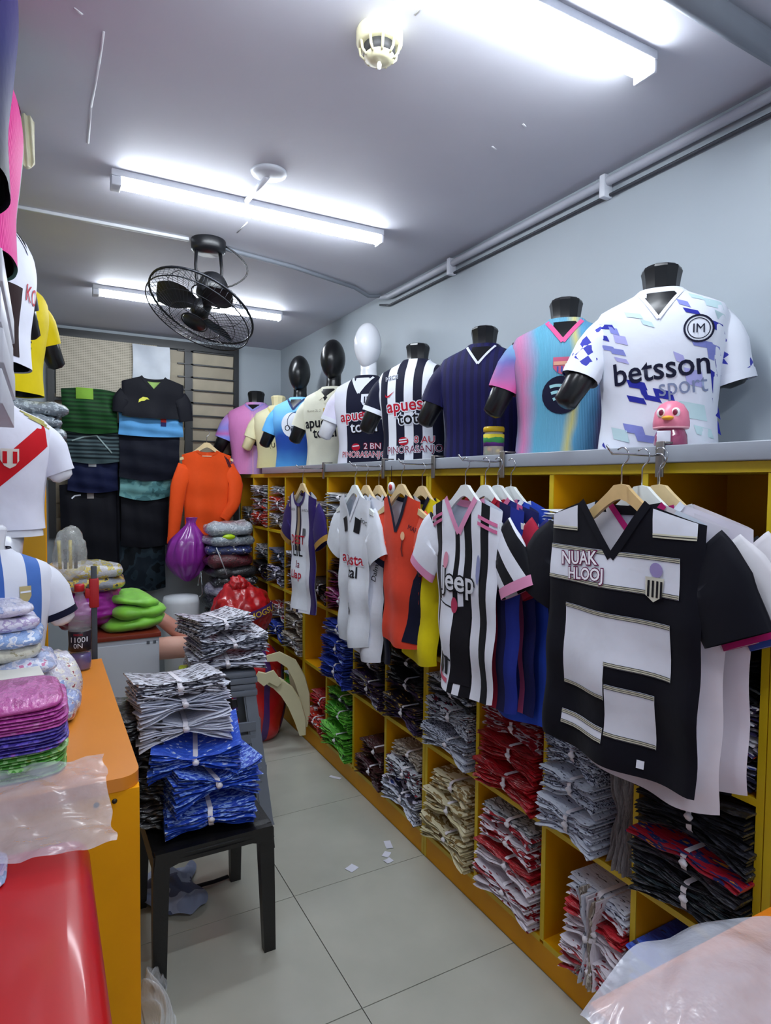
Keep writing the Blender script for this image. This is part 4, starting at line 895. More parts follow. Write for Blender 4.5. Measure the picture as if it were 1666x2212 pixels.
# under hooped jersey
stackup('C3', 4, [('red and white wrapped bundle', [WR, WR, R3], .115, 8, dict(out=.09, L=.22, oy=-.055, pinch=.6)), ('red-faced white bundle', (WR, WR, R2), .11, 8, dict(out=.06, L=.22, oy=-.055, pinch=.6)), ('white bundle with red edge', (R3, GW, GW), .07, 4, dict(out=.03, L=.22, oy=-.055, pinch=.7))])
bundle('white and grey bundle standing on edge beside the red and white bundles', (XS+.08, -.905, .255), [WR, GW, BRW], rz=0, L=.27, D=.24, H=.10, n=8, pinch=.35, tilt=(PI/2, 0))
stackup('C3', 3, [('white bundle with navy lettering', [GW, GW, NW2], .12, 8, dict(out=.10, L=.23, oy=.052, pinch=.55, D=.30)), ('grey-white bundle with navy print', [NW2, GW], .09, 6, dict(out=.065, L=.22, oy=.055, pinch=.6)), ('navy-print white bundle', [NW2, NW], .12, 9, dict(out=.045, L=.21, oy=.058, pinch=.45))])
bundle('tall grey knit bundle beside the white bundles under the hooped jersey', (XS+.115, -.995, .664), [GRY], L=.30, D=.26, H=.10, n=8, pinch=.55, tilt=(PI/2, 0), band=None)
stackup('C3', 2, [('dark wrapped bundle', [DK], .14, 8, dict(out=0)), ('white wrapped bundle', [GW], .10, 6, dict(out=0))])
stackup('C3', 1, [('black wrapped bundle', [DK, DK2], .13, 7, dict(out=.02)), ('black-white bundle', [DK2, WHG], .07, 4, dict(out=.06)), ('white bundle with green edge', (TEAL, WHG, WHG), .055, 5, dict(out=.12, D=.34, pinch=.8, band=None))])
# left of hooped jersey
stackup('C2', 4, [('white and red striped bundle', [WR, WR, R3], .105, 9, dict(out=.07, L=.30, pinch=.5)), ('white bundle with red top', (WR, WR, R1), .085, 6, dict(out=.055, pinch=.55)), ('red and clear wrapped bundle', [R3, WR, R1], .075, 5, dict(out=.045, L=.27)), ('grey-wrapped red bundle', [CLR, R3], .06, 4, dict(out=.035, L=.26))])
stackup('C2', 3, [('bright red wrapped bundle', [R1, R2], .10, 6, dict(out=.075, L=.32, pinch=.6)), ('red banded bundle', [R1], .10, 6, dict(out=.04, L=.30, pinch=.6)), ('dark red wrapped bundle', [R1, R3], .09, 6, dict(out=.02, L=.28, pinch=.6)), ('red bundle under the board', [R1], .07, 5, dict(out=.01, L=.26))])
stackup('C2', 2, [('red wrapped bundle with white tie', [R1], .17, 9, dict(out=.02, pinch=.5)), ('red wrapped bundle, smaller', [R1, R2], .12, 6, dict(out=.0))])
stackup('C2', 1, [('black wrapped bundle', [DK, DK2], .12, 7, dict(out=.0)), ('glossy black wrapped bundle', [DK2, CLR, DK], .07, 4, dict(out=.02))])
# under pink-collared
stackup('C1', 4, [('olive and cream tied bundle', [CRB, CRB2, CRB], .12, 9, dict(out=.075, pinch=.35, L=.31)), ('cream tied bundle with brown trim', [CRB2, CRB], .11, 6, dict(out=.055, pinch=.5, L=.29)), ('cream folded bundle', [CRB2], .07, 4, dict(out=.02, L=.25, pinch=.7))])
stackup('C1', 3, [('navy and white lettered bundle', [NW, NW2, GW], .11, 9, dict(out=.075, pinch=.3, L=.31)), ('white bundle with red and navy edge', [WNR, NW], .11, 8, dict(out=.055, pinch=.4, L=.30)), ('dark navy and white bundle', [NW, DK2], .09, 5, dict(out=.04, L=.29, pinch=.6))])
stackup('C1', 2, [('black wrapped bundle', [DK], .12, 8, dict(out=.0)), ('dark grey wrapped bundle', [DK2], .10, 6, dict(out=.0))])
stackup('C1', 1, [('dark wrapped bundle', [DK2, DK], .12, 7, dict(out=.0)), ('dark bundle with pink corner', [DK, DK2, MAR], .08, 5, dict(out=.02))])
# under orange
stackup('D1', 4, [('navy and white bundle with white edges', [NW, GW, MIX2], .12, 8, dict(out=.07, L=.31, pinch=.45)), ('white bundle with red and navy marks', [WNR], .11, 8, dict(out=.05, L=.27, pinch=.45)), ('grey-brown bundle', [BRW], .06, 4, dict(out=.0, L=.24))])
stackup('D1', 3, [('purple and gold striped bundle', [PUB, PUY], .13, 8, dict(out=.07, L=.30, pinch=.4)), ('black and purple wrapped bundle', [DK, PUY], .12, 7, dict(out=.03, L=.30)), ('black wrapped bundle', [DK], .08, 5, dict(out=.02, L=.28))])
stackup('D1', 2, [('black wrapped bundle', [DK], .13, 8, dict(out=.0)), ('brown-black wrapped bundle', [PUB], .09, 6, dict(out=.0))])
stackup('D1', 1, [('dark brown wrapped bundle', [PUB], .13, 8, dict(out=.0)), ('black-brown wrapped bundle', [PUB, DK], .11, 6, dict(out=.0))])
# under white
stackup('D2', 4, [('maroon wrapped bundle', [MAR], .11, 8, dict(out=.06, L=.26, oy=-.03, pinch=.45)), ('dark maroon wrapped bundle', [MAR], .09, 6, dict(out=.02, L=.22, oy=-.04))])
stackup('D2', 3, [('purple bundle with yellow flecks', [PUY], .14, 9, dict(out=.06, L=.30, pinch=.5)), ('dark bundle with gold stripe', [PUB, DK], .11, 7, dict(out=.035, L=.29)), ('black wrapped bundle', [DK], .07, 4, dict(out=.01, L=.28))])
stackup('D2', 2, [('dark wrapped bundle', [DK], .14, 8, dict(out=0))]); stackup('D2', 1, [('grey wrapped bundle', [CLR, DK2], .14, 8, dict(out=0)), ('white wrapped bundle', [WB], .08, 5, dict(out=0))])
# left of white
stackup('D3', 4, [('green tied bundle', [GRN, GRN2], .15, 9, dict(out=.085, L=.31, pinch=.4)), ('green bundle in clear film', [GRN2, GRN], .11, 7, dict(out=.045, L=.28)), ('dark green wrapped bundle', [GRN2, DKG], .08, 5, dict(out=.02, L=.27))])
stackup('D3', 3, [('blue tied bundle with white edges', [BWD], .13, 10, dict(out=.10, L=.32, pinch=.6)), ('blue tied bundle', [BWD], .12, 9, dict(out=.085, L=.31, pinch=.65)), ('small blue tied bundle', [BWD, GW], .09, 7, dict(out=.07, L=.29, pinch=.7))])
stackup('D3', 2, [('magenta wrapped bundle', [PNK], .13, 7, dict(out=.05, L=.30)), ('pink and maroon wrapped bundle', [PNK, MAR], .10, 6, dict(out=.01)), ('maroon wrapped bundle', [MAR], .06, 4, dict(out=.0))])
stackup('D3', 1, [('white and black wrapped bundle', [WB, NW], .12, 8, dict(out=.02)), ('clear-wrapped white bundle', [WB, WHG], .10, 6, dict(out=.05)), ('white wrapped bundle', [WB, WHG], .06, 4, dict(out=.06))])
# under purple
stackup('D4', 4, [('red wrapped bundle', [R1, RDO], .12, 7, dict(out=.06, L=.26, oy=-.02)), ('glossy red wrapped bundle', [R1], .12, 7, dict(out=.01, L=.22, oy=-.05))])
stackup('D4', 2, [('black wrapped bundle', [DK], .14, 8, dict(out=.0))]); stackup('D4', 1, [('violet wrapped bundle', [PNK, WB], .13, 7, dict(out=.0)), ('grey wrapped bundle', [WB], .09, 5, dict(out=.0))])
stackup('D5', 4, [('green bundle with dark patches', [GRN2], .14, 8, dict(out=.02)), ('pale green wrapped bundle', [GRN, GW], .10, 6, dict(out=.02))])
stackup('D5', 3, [('brown and white tied bundle', [BRW, WB], .12, 9, dict(out=.06, pinch=.5)), ('brown-white printed bundle', [BRW], .11, 8, dict(out=.03)), ('grey printed bundle', [WB, BRW], .08, 6, dict(out=.02))])
stackup('D5', 2, [('dark violet wrapped bundle', [MIX2, MAR], .14, 8, dict(out=.0)), ('black and white wrapped bundle', [NW, DK], .13, 8, dict(out=.02))])
stackup('D5', 1, [('grey and white printed bundle', [NW, BRW], .13, 9, dict(out=.02)), ('grey bundle with red layer', [NW, RDO, BRW], .11, 7, dict(out=.0))])
stackup('D6', 4, [('dark wrapped bundle', [DK], .14, 8, dict(out=.0))]); stackup('D6', 3, [('blue-white wrapped bundle', [BWD, WB], .13, 8, dict(out=.04)), ('red and grey wrapped bundle', [R3, WB], .13, 8, dict(out=.0))])
stackup('D6', 2, [('navy bundle with white lines', [MIX2, NW], .14, 8, dict(out=.05)), ('slate blue wrapped bundle', [wrap('#4a5a78', '#5a6a88')], .12, 6, dict(out=.0))])
stackup('D6', 1, [('grey and white wrapped bundle', [NW, BRW], .12, 8, dict(out=.02)), ('grey bundle with a red layer', [NW, RDO], .12, 8, dict(out=.02)), ('grey wrapped bundle', [WB], .07, 4, dict(out=.0))])
stackup('D7', 3, [('dark wrapped bundle', [DK], .16, 8, dict(out=0))]); stackup('D7', 2, [('black bundle with yellow flecks', [DK, PUY], .13, 8, dict(out=.04)), ('clear-wrapped grey bundle', [CLR], .12, 7, dict(out=0))])
stackup('D7', 1, [('red and white wrapped bundle', [RDO], .12, 7, dict(out=.06)), ('orange-red wrapped bundle', [RDO, CLR], .10, 6, dict(out=.05)), ('clear film-wrapped bundle', [CLR, WB], .09, 5, dict(out=.06))])
stackup('D8', 1, [('pale wrapped bundle', [CLR], .14, 8, dict(out=0))])
stackup('C5', 3, [('pink-edged wrapped bundle', [MIX, R3], .16, 8, dict(out=.02))]); stackup('C5', 4, [('pale wrapped bundle', [CLR, DK2], .16, 8, dict(out=.03))]); stackup('C5', 2, [('dark wrapped bundle', [DK], .16, 8, dict(out=.0))]); stackup('C5', 1, [('black wrapped bundle', [DK], .16, 8, dict(out=0))])
# ------------------------------------------------------------------ floor things
for i, (u, v, a, s1, s2) in enumerate(((.278, .056, .4, .045, .04), (.498, .135, 1.3, .06, .03), (.455, .075, .7, .04, .03), (.44, .03, .2, .035, .03), (.553, .84, 2.2, .07, .022))):
    mb = MB(); mb.grid(lambda p, q: ((p-.5)*s1, (q-.5)*s2, .0015 + .004*(p-.5)**2*(1+i % 2)), 4, 3); mb.grid(lambda p, q: ((p-.5)*s1, (q-.5)*s2, .0009 + .004*(p-.5)**2*(1+i % 2)), 4, 3)
    o = mb.build('paper_scrap', plain('#dadcea', .6, var=.02)); o.location = (u, v, 0); o.rotation_euler = (0, 0, a)
    tag(o, ['squarish white paper scrap alone on the grey floor tile', 'tallest white paper scrap of the cluster by the shelf', 'middle white paper scrap of the cluster by the shelf', 'lowest white paper scrap of the cluster, by the tile joint', 'narrow white paper scrap by the far shelf plinth'][i], 'paper scrap', 'paper scraps on the floor')
# ------------------------------------------------------------------ chair with bundles
CHB = plain('#0d0d0f', .38, var=.15, bump=.08, bscale=120)
c = thing('plastic_chair', 'black plastic chair loaded with blue and white bundles', 'chair', (-.357, 0, 0))
mb = MB()
def seat(u, v):
    x = -.195 + .39*u; y = -.225 + .43*v; e = abs(2*u-1); return (x*(1-.06*v), y - .012*(1-e*e)*(1-v), .437 - .008*math.sin(PI*u)*math.sin(PI*v) - (.012 if v == 0 else 0))
mb.grid(seat, 14, 14); mb.grid(lambda u, v: (seat(u, v)[0], seat(u, v)[1], .412), 14, 14); mb.build('seat', CHB, c)
# front apron with rounded corners
pts = [(-.192, .44), (.192, .44), (.200, .36), (.176, .36), (.160, .385), (.12, .396), (-.12, .396), (-.160, .385), (-.176, .36), (-.200, .36)]
sharp(MB().prism(pts, -.232, -.210).build('apron', CHB, c)); 
for sx in (-1, 1): sharp(MB().box(sx*.19-.008, sx*.19+.008, -.2, .2, .375, .436).build('side_rail', CHB, c))
for sx in (-1, 1):
    for y0, y1 in ((-.205, -.222), (.185, .215)):
        m = MB(); w0, w1 = .026, .020
        vv = []
        for z, k, yy, xx in ((.43, w0, y0, sx*.172), (.2, .023, (y0+y1)/2, sx*.178), (0, w1, y1, sx*.182)):
            vv += [(xx-k, yy-k*.8, z), (xx+k, yy-k*.8, z), (xx+k, yy+k*.8, z), (xx-k, yy+k*.8, z)]
        ff = [(a*4+q, a*4+(q+1) % 4, (a+1)*4+(q+1) % 4, (a+1)*4+q) for a in range(2) for q in range(4)] + [(3, 2, 1, 0), (8, 9, 10, 11)]
        sharp(m.add(vv, ff).build('leg', CHB, c))
def back(u, v, o=0):
    x = (-.195 + .39*u)*(1 - .08*v); return (x, .205 + .075*v + o - .02*(1-(2*u-1)**2), .42 + .42*v - .03*abs(2*u-1)**3*v)
mb = MB(); mb.grid(lambda u, v: back(u, v), 12, 10); mb.grid(lambda u, v: back(u, v, .02), 12, 10)
mb.grid(lambda u, v: back(u, 1, .02*v), 12, 1); mb.grid(lambda u, v: back(0, u, .02*v), 10, 1); mb.grid(lambda u, v: back(1, u, .02*v), 10, 1); mb.build('backrest', CHB, c)
WBK = wrap('#d4d8e6', '#c9cde0', '#d9dcea', 20, coat=.5); NBK = wrap('#cfd2de', '#1b1b30', '#15152a', 26, coat=.6); BK1 = wrap('#2a52c4', '#3a66d8', '#cfdcf4', 18, coat=.6); BK2 = wrap('#2448b8', '#8fb0ec', '#3a66d8', 24, coat=.6); BLK2 = wrap('#0e0f14', '#16171f', '#2a2b33', 14)
GC = 'bundles stacked on the black chair'
Q = PI/2
bundle('lowest blue bundle on the black chair seat', (-.355, -.075, .448), [BK1, BK2], rz=Q-.08, L=.29, D=.25, H=.085, n=11, pinch=.6, group=GC)
bundle('blue fanned bundle second on the chair seat', (-.350, -.07, .520), [BK2, BK1, BK2], rz=Q+.12, L=.29, D=.26, H=.15, n=14, pinch=.18, group=GC, var=1, tilt=(0, .03))
bundle('blue and white bundle in the middle of the chair stack', (-.385, -.03, .628), [BK2, BK1], rz=Q-.18, L=.29, D=.26, H=.13, n=13, pinch=.2, group=GC, tilt=(0, -.12))
bundle('white fanned bundle above the blue ones on the chair', (-.42, -.01, .715), [WBK], rz=Q-.10, L=.30, D=.26, H=.12, n=12, pinch=.2, group=GC, var=2, tilt=(0, .10))
bundle('white fanned bundle under the navy one on the chair', (-.435, .0, .785), [WBK], rz=Q+.05, L=.30, D=.26, H=.12, n=12, pinch=.2, group=GC, var=1, tilt=(0, .18))
bundle('navy and white bundle topping the chair stack', (-.445, .02, .862), [NBK], rz=Q+.02, L=.29, D=.26, H=.085, n=7, pinch=.5, group=GC, tilt=(0, .12))
for i, (z, h) in enumerate(((.448, .10), (.55, .10), (.652, .10), (.754, .09))):
    bundle(['lowest', 'second', 'third', 'topmost'][i] + ' black wrapped bundle squeezed between counter and white bundles', (-.572 + .008*(i % 2), .03, z), [BLK2], rz=Q+.05*(-1)**i, L=.13, D=.28, H=h, n=6, pinch=.7, band=None, group=GC)
# garment on floor under the chair
mb = MB(); mb.grid(lambda u, v: (-.52 + .20*u + .02*math.sin(9*v), .08 + .30*v + .02*math.sin(7*u), .012 + .10*math.sin(PI*u)*math.sin(PI*v)*(.6 + .5*mnoise.noise(Vector((u*5, v*5, 2)))) + .012*abs(math.sin(9*u+5*v))), 22, 22)
tag(mb.build('crumpled_garment', ramp_mat('N', .3, .7, [(0, '#7f8aa6'), (.55, '#8f9ab4'), (.72, '#4c5470')], wscale=8)), 'crumpled grey-blue garment on the floor under the chair', 'garment')
o = MB().tube([(-.33, .22, .012), (-.26, .215, .014), (-.20, .225, .012)], .010, 8, flat=.6).build('strap', BLKC); tag(o, 'short black strap lying under the chair', 'strap')
# ------------------------------------------------------------------ stools behind the chair
ST = plain('#6d7480', .42, var=.05)
def stool(label, loc, r):
    s_ = thing('plastic_stool', label, 'stool', loc, r, 'grey nested stools'); H = .70
    sharp(MB().box(-.15, .15, -.15, .15, H-.03, H, .012).build('seat', ST, s_)); sharp(MB().box(-.155, .155, -.155, .155, H-.055, H-.03, .004).build('rim', ST, s_))
    for sx in (-1, 1):
        for sy in (-1, 1):
            m = MB(); a = .142; b = .215; w_ = .05; vv = []
            for z, k in ((H-.05, a), (.02, b), (.0, b+.006)):
                vv += [(sx*k, sy*k, z), (sx*(k-w_), sy*k, z), (sx*(k-w_), sy*(k-.010), z), (sx*(k-.010), sy*(k-.010), z), (sx*(k-.010), sy*(k-w_), z), (sx*k, sy*(k-w_), z)]
            ff = [(q*6+i, q*6+(i+1) % 6, (q+1)*6+(i+1) % 6, (q+1)*6+i) for q in range(2) for i in range(6)] + [tuple(range(6)), tuple(range(17, 11, -1))]
            m.add(vv, ff); sharp(m.build('leg', ST, s_))
    for z in (.24, .45):
        k = .142 + (H-.05-z)/(H-.05)*.073
        for q in (-1, 1):
            sharp(MB().box(-k+.02, k-.02, q*k-.007 - (q > 0)*.0, q*k+.007, z-.02, z+.02).build('rail', ST, s_)); sharp(MB().box(q*k-.007, q*k+.007, -k+.02, k-.02, z-.02, z+.02).build('rail', ST, s_))
    return s_
stool('lower grey plastic stool of the nested pair behind the chair', (-.125, .68, 0), -.12)
stool('upper grey plastic stool of the nested pair behind the chair', (-.125, .68, .058), -.12)
GS = 'printed bundles on the grey stool'
bundle('lowest navy-print white bundle on the grey stools', (-.11, .64, .762), [NBK, NBK, WBK], rz=Q-.1, L=.33, D=.27, H=.08, n=7, pinch=.5, group=GS)
bundle('navy-print white bundle in the middle on the grey stools', (-.10, .64, .838), [NBK, NW2], rz=Q+.1, L=.31, D=.26, H=.10, n=9, pinch=.3, group=GS, tilt=(0, -.05))
bundle('topmost crumpled navy-print bundle on the grey stools', (-.15, .66, .925), [NBK, NW], rz=Q+.3, L=.27, D=.24, H=.09, n=8, pinch=.45, group=GS, var=2)
packet('yellow-green folded packet behind the grey stool bundles', (-.27, .60, .762), wrap('#b8c818', '#b8c818', '#20241c', 20), L=.10, D=.10, H=.03, seed=4)
# ------------------------------------------------------------------ orange counter
ORC = plain('#e0892a', .32, var=.04, vscale=4); OCH = plain('#f4a604', .5, var=.05, spec=.2)
k = thing('counter', 'orange-topped counter with yellow end panel, at left', 'counter', (-.94, -.08, 0))
m = MB(); R = .05; x0, x1, y0, y1 = -.298, .296, -.575, .575
out = [(x0, y0), (x1-R, y0)] + [(x1-R+R*math.sin(g), y0+R-R*math.cos(g)) for g in [PI/2*q/6 for q in range(1, 7)]] + [(x1, y1), (x0, y1)]
n = len(out); m.add([(a, b, .868) for a, b in out] + [(a, b, .9) for a, b in out], [tuple(range(n))[::-1], tuple(range(n, 2*n))] + [(i, (i+1) % n, (i+1) % n+n, i+n) for i in range(n)]); sharp(m.build('counter_top', ORC, k))
MB().box(x0, x1-.004, y0+.004, y0+.022, 0, .867).build('end_panel', OCH, k, False); MB().box(x1-.02, x1-.002, y0+.022, y1-.002, 0, .867).build('side_panel', OCH, k, False); MB().box(x0, x1-.02, y1-.02, y1-.002, 0, .867).build('end_panel', OCH, k, False)
for sx in (.215, .255): MB().lathe([(.0, .003), (.006, .002), (.0065, 0)], 10, (sx-.02, y0+.003, .845), Matrix.Rotation(PI/2, 3, 'X')).build('screw', plain('#2a2418', .5), k)
# red covered table
REDV = plain('#bb0e16', .36, coat=.25, var=.06, vscale=3, bump=.06, bscale=6)
k = thing('covered_table', 'table under glossy red vinyl, cut off at lower left', 'table', (-1.0, -1.45, 0))
def red(u, v):
    # drape: across top then over the rounded right edge and down
    y = .645 - 1.35*v; s_ = u*1.15; topw = .435
    wv_ = .003*math.sin(6*y) ; lim = .40
    if s_ < .62: x = -.142 + s_/.62*.422 ; z = .852 + wv_*.5 - .008*math.exp(-((s_/.62-1)**2)*60)*0
    else:
        q = (s_-.62)/.53; g = min(1, q*6)*PI/2; rr = .045
        x = -.22+lim+.10-.28 + .28*1 + rr*math.sin(g)*.9 - .0; z = .852 - rr*(1-math.cos(g)) - max(0, q-1/6)*.7
        x += .02*max(0, q-1/6) + .006*math.sin(9*y + q*4)*max(0, q-.1)
    return (x - .09, y, z)
mb = MB(); mb.grid(red, 46, 30); mb.build('vinyl_cover', REDV, k)
MB().box(-.22, .205, -.7, .636, .80, .846).build('table_top', plain('#6b4a2a', .5), k, False)
MB().grid(lambda u, v: (-.235 + .42*u, .648 + .003*math.sin(u*20), .85 - .25*v), 16, 6).build('cover_end', REDV, k)
for sx in (-.19, .175):
    for sy in (-.66, .60): MB().box(sx-.02, sx+.02, sy-.02, sy+.02, 0, .80).build('leg', plain('#6b4a2a', .5), k, False)
# clear bag over the counter edge
def sheet(name, label, fn, nu, nv, mat, cat='plastic bag', group=None):
    mb = MB(); mb.grid(fn, nu, nv); return tag(mb.build(name, mat), label, cat, group)
sheet('plastic_bag', 'clear plastic bag lying across the red table and orange counter edge',
      lambda u, v: (-1.12 + .395*u + .004*math.sin(20*v), -.90 + .33*v + .01*math.sin(5*u), (.878 + (.054*max(0, min(1, (v-.42)/.15)))) + .008*abs(math.sin(11*u + 7*v)) + .006*mnoise.noise(Vector((u*9, v*9, 1)))), 46, 40, film('#dcdde8', .42, .18))
for i in range(2): pass
packet('violet folded packet inside the clear bag on the red table', (-1.03, -.86, .853), wrap('#a89ac8', '#c8b8d8', '#8aa0c8', 12), L=.16, D=.22, H=.008, seed=9)
# ------------------------------------------------------------------ folded stack on counter
GP = 'folded garments stacked on the orange counter'
cols = [('#4f9a3a', '#9ccf86', '#8aa83a')]*8 + [('#3a2a8a', '#5a48b8', '#8a4ab0')]*6 + [('#b23a9a', '#c85aae', '#d884c4')]*6
z = .902
for i, cset in enumerate(cols):
    h = .0086; nm = 'green' if i < 8 else ('violet-blue' if i < 14 else 'pink')
    oi = i if i < 8 else ((i-8) if i < 14 else i-14)
    packet('%s %s wrapped jersey, counted from below, in the flat stack by the counter corner' % (['first', 'second', 'third', 'fourth', 'fifth', 'sixth', 'seventh', 'eighth'][oi], nm), (-.955 + rnd.uniform(-.006, .006), -.44 + rnd.uniform(-.008, .008), z), wrap(*cset, 10), rz=rnd.uniform(-.04, .04), L=.27, D=.31, H=h, group=GP + ', ' + nm, seed=i+2); z += h*.93
packet('topmost bright pink jersey of the flat stack on the counter', (-.965, -.44, z), wrap('#c04a9c', '#d066b0', '#b03a8c', 6), rz=.05, L=.28, D=.31, H=.022, seed=31)
# messy heap behind it
HP = [('#d9d6e6', '#c9c6dc', '#9aa6d0'), ('#b9c6e4', '#dfe0ee', '#6f8ac8'), ('#e4dfe0', '#c8b8a8', '#d8d2da'), ('#a8b4d8', '#d8d8e8', '#c86a9a'), ('#e0dcc8', '#d8d4c0', '#b0a888'), ('#8aa8d8', '#dfe4f0', '#b0c4e8'), ('#dcd8ea', '#b8a8d0', '#e8e4f0')]
heap = [(-.98, .02, .902, .34, .30, .05), (-.93, .0, .95, .30, .30, .045), (-1.0, .03, .99, .32, .28, .05), (-.95, -.02, 1.035, .28, .27, .04), (-1.0, .02, 1.07, .30, .28, .05), (-.98, .0, 1.115, .28, .26, .045), (-1.0, .03, 1.155, .28, .26, .05), (-1.01, .02, 1.2, .26, .24, .045)]
hl = ['lowest lilac wrapped garment of the heap on the counter', 'pale blue wrapped garment low in the counter heap', 'off-white wrapped garment in the counter heap', 'blue-pink wrapped garment in the counter heap', 'cream wrapped garment halfway up the counter heap', 'sky-blue wrapped garment in the upper counter heap', 'lavender wrapped garment near the top of the counter heap', 'topmost pale lilac garment of the counter heap']
for i, (x, y, z, L, D, h) in enumerate(heap): packet(hl[i], (x, y, z), wrap(*HP[i % 7], 12, coat=.8), rz=rnd.uniform(-.3, .3), L=L, D=D, H=h, group='heaped wrapped garments on the counter', seed=i+40, amp=.6)
packet('pale bag of folded garments at the inner edge of the heap', (-.845, .05, .902), wrap('#cfcbd8', '#e4dfd4', '#9a3a4a', 14), rz=.3, L=.26, D=.17, H=.11, seed=61, amp=.7)
packet('blue and red printed wrapped garment beside the bottle', (-.83, -.13, .902), wrap('#8a9ac8', '#c8ccd8', '#a83a4a', 16), rz=-.2, L=.22, D=.15, H=.06, seed=62, amp=.6)
k = thing('black_pouch', 'black pouch with a white round three-bar logo on the counter heap', 'pouch', (-.965, -.20, 1.005), .12)
sharp(MB().box(-.10, .10, -.055, .055, 0, .055, .014).build('pouch_body', plain('#0f1014', .4, coat=.5), k)); F0 = lambda x, z: -.0555
for d_ in spot(-.055, .028, .022, plain('#0c0c10', .4), plain('#e8e8ec', .5)): flat_decal(k, F0, d_[1], d_[2][0], d_[2][1], d_[3], d_[4])
MB().box(-.105, .108, -.062, .06, .0555, .062, .002).build('white_edge', plain('#dcdad2', .5), k)
packet('white flat garment under the black pouch', (-.96, -.20, .955), wrap('#dcdce0', '#1c1c24', '#dcdce0', 8), L=.14, D=.25, H=.045, seed=77)
packet('grey-cream padded item under the white garment, before the heap', (-.95, -.21, .902), wrap('#cfc8b0', '#cfc8b0', '#d8d4c8', 8), L=.15, D=.26, H=.05, seed=78)
# bottle
k = thing('soda_bottle', 'clear bottle with purple drink and red cap on the counter', 'bottle', (-.728, .37, .901), -.3)
MB().lathe([(.0, 0), (.034, .0), (.039, .008), (.040, .05), (.036, .09), (.038, .13), (.040, .18), (.038, .215), (.028, .255), (.016, .283), (.014, .292), (.014, .31)], 32).build('bottle_body', film('#e6e8f0', .13, .05), k)
MB().lathe([(.0, .002), (.033, .003), (.0385, .01), (.0390, .05), (.037, .066), (.0, .066)], 28).build('drink', plain('#2e0f78', .1, coat=1, var=.02), k)
MB().lathe([(.0365, .075), (.041, .077), (.039, .10), (.041, .150), (.0395, .152), (.037, .15)], 32).build('paper_label', plain('#1c1420', .35, var=.3, vscale=20), k)
MB().lathe([(.0, .326), (.0165, .326), (.018, .322), (.018, .300), (.0, .300)], 20).build('cap', plain('#b81a24', .35), k)
FB = lambda x, z: -math.sqrt(max(0, .0412**2 - x*x))
for s_, z, size, m in (('1100I', .112, .028, WHT), ('0N', .090, .026, WHT), ('FREEZE', .137, .010, RED)): flat_decal(k, FB, 'lettering', *shift(text_mesh(s_, size), .004, z), m, .0012, None)
# post with red clip
k = thing('display_post', 'dark grey post with a red clip behind the bottle', 'post', (-.665, .56, 0))
sharp(MB().box(-.011, .011, -.011, .011, 0, 1.27, .002).build('post', plain('#3c4048', .4), k)); sharp(MB().box(-.034, .014, -.016, .016, 1.14, 1.18, .006).build('clip', plain('#b0141c', .4), k)); sharp(MB().box(-.018, .018, -.018, .018, 1.10, 1.22, .006).build('clip_grip', plain('#b0141c', .4), k)); MB().lathe([(.0, .012), (.012, .012), (.014, 0), (.0, 0)], 14, (.012, -.012, .83), Matrix.Rotation(PI/2, 3, 'X')).build('knob', CRM, k)
# white cabinet
k = thing('white_cabinet', 'small white cabinet with a reddish-brown top behind the counter', 'cabinet', (-.49, 1.25, 0))
sharp(MB().box(-.15, .15, -.24, .24, 0, .845).build('body', plain('#bcc2cc', .4, var=.03), k)); sharp(MB().box(-.158, .158, -.25, .25, .846, .868, .003).build('top', plain('#7a2c1c', .4, var=.12), k))
MB().box(-.143, .143, -.2445, -.2405, .05, .82).build('door', plain('#c2c8d1', .4, var=.02), k, False)
for q in (.09, .12): MB().box(q, q+.014, -.2475, -.2448, .815, .829).build('hinge', plain('#5a6068', .4), k, False)
o = MB().blob((-.66, 1.28, .985), (.20, .22, .12), .12, 1.8, 5, 5, .869).build('magenta_sack', plain('#8e1a86', .35, coat=.5, var=.15, bump=.4, bscale=18)); tag(o, 'magenta plastic sack slumped behind the bottle', 'sack')
GRM = plain('#7cc43c', .5, sheen=.2, var=.22, vscale=9, bump=.8, bscale=9)
k = thing('green_blanket', 'lime green folded blanket on the white cabinet', 'blanket', (-.43, 1.20, .869))
def fold(u, v, w_, h, seed):
    g = 2*PI*u; t = (v-.5)*PI; c_, s_ = math.cos(g), math.sin(g); kk = (abs(c_)**3 + abs(s_)**3)**(-1/3); rr = max(0, math.cos(t))**.45
    x, y = c_*kk*w_*rr, s_*kk*.17*rr; n_ = mnoise.noise(Vector((x*11 + seed, y*5, seed))) + .5*abs(mnoise.noise(Vector((x*20 + y*14, y*8, seed + 4))))
    return (x*(1 + .18*n_), y*(1 + .15*n_), h/2 + math.sin(t)*h/2*(1 + .8*n_))
for i_, (w_, h_, z_, x_) in enumerate(((.158, .075, 0, 0), (.148, .07, .058, .004), (.115, .06, .112, -.02))):
    o = MB().grid(lambda u, v: fold(u, v, w_, h_, i_*3.1), 56, 20, True).build('fold', GRM, k); o.location = (x_, 0, z_); o.rotation_euler = (0, .12*(i_-1), .15*i_)
packet('lower clear bag of colourful garments on the magenta sack', (-.65, 1.22, 1.075), wrap('#8a8e96', '#c8b048', '#3a4048', 8), L=.30, D=.34, H=.07, seed=81, amp=.5)
packet('upper clear bag with yellow and grey garments on the magenta sack', (-.66, 1.22, 1.135), wrap('#c8c8cc', '#c8b860', '#a8b0bc', 7), L=.30, D=.34, H=.075, seed=82, amp=.5)
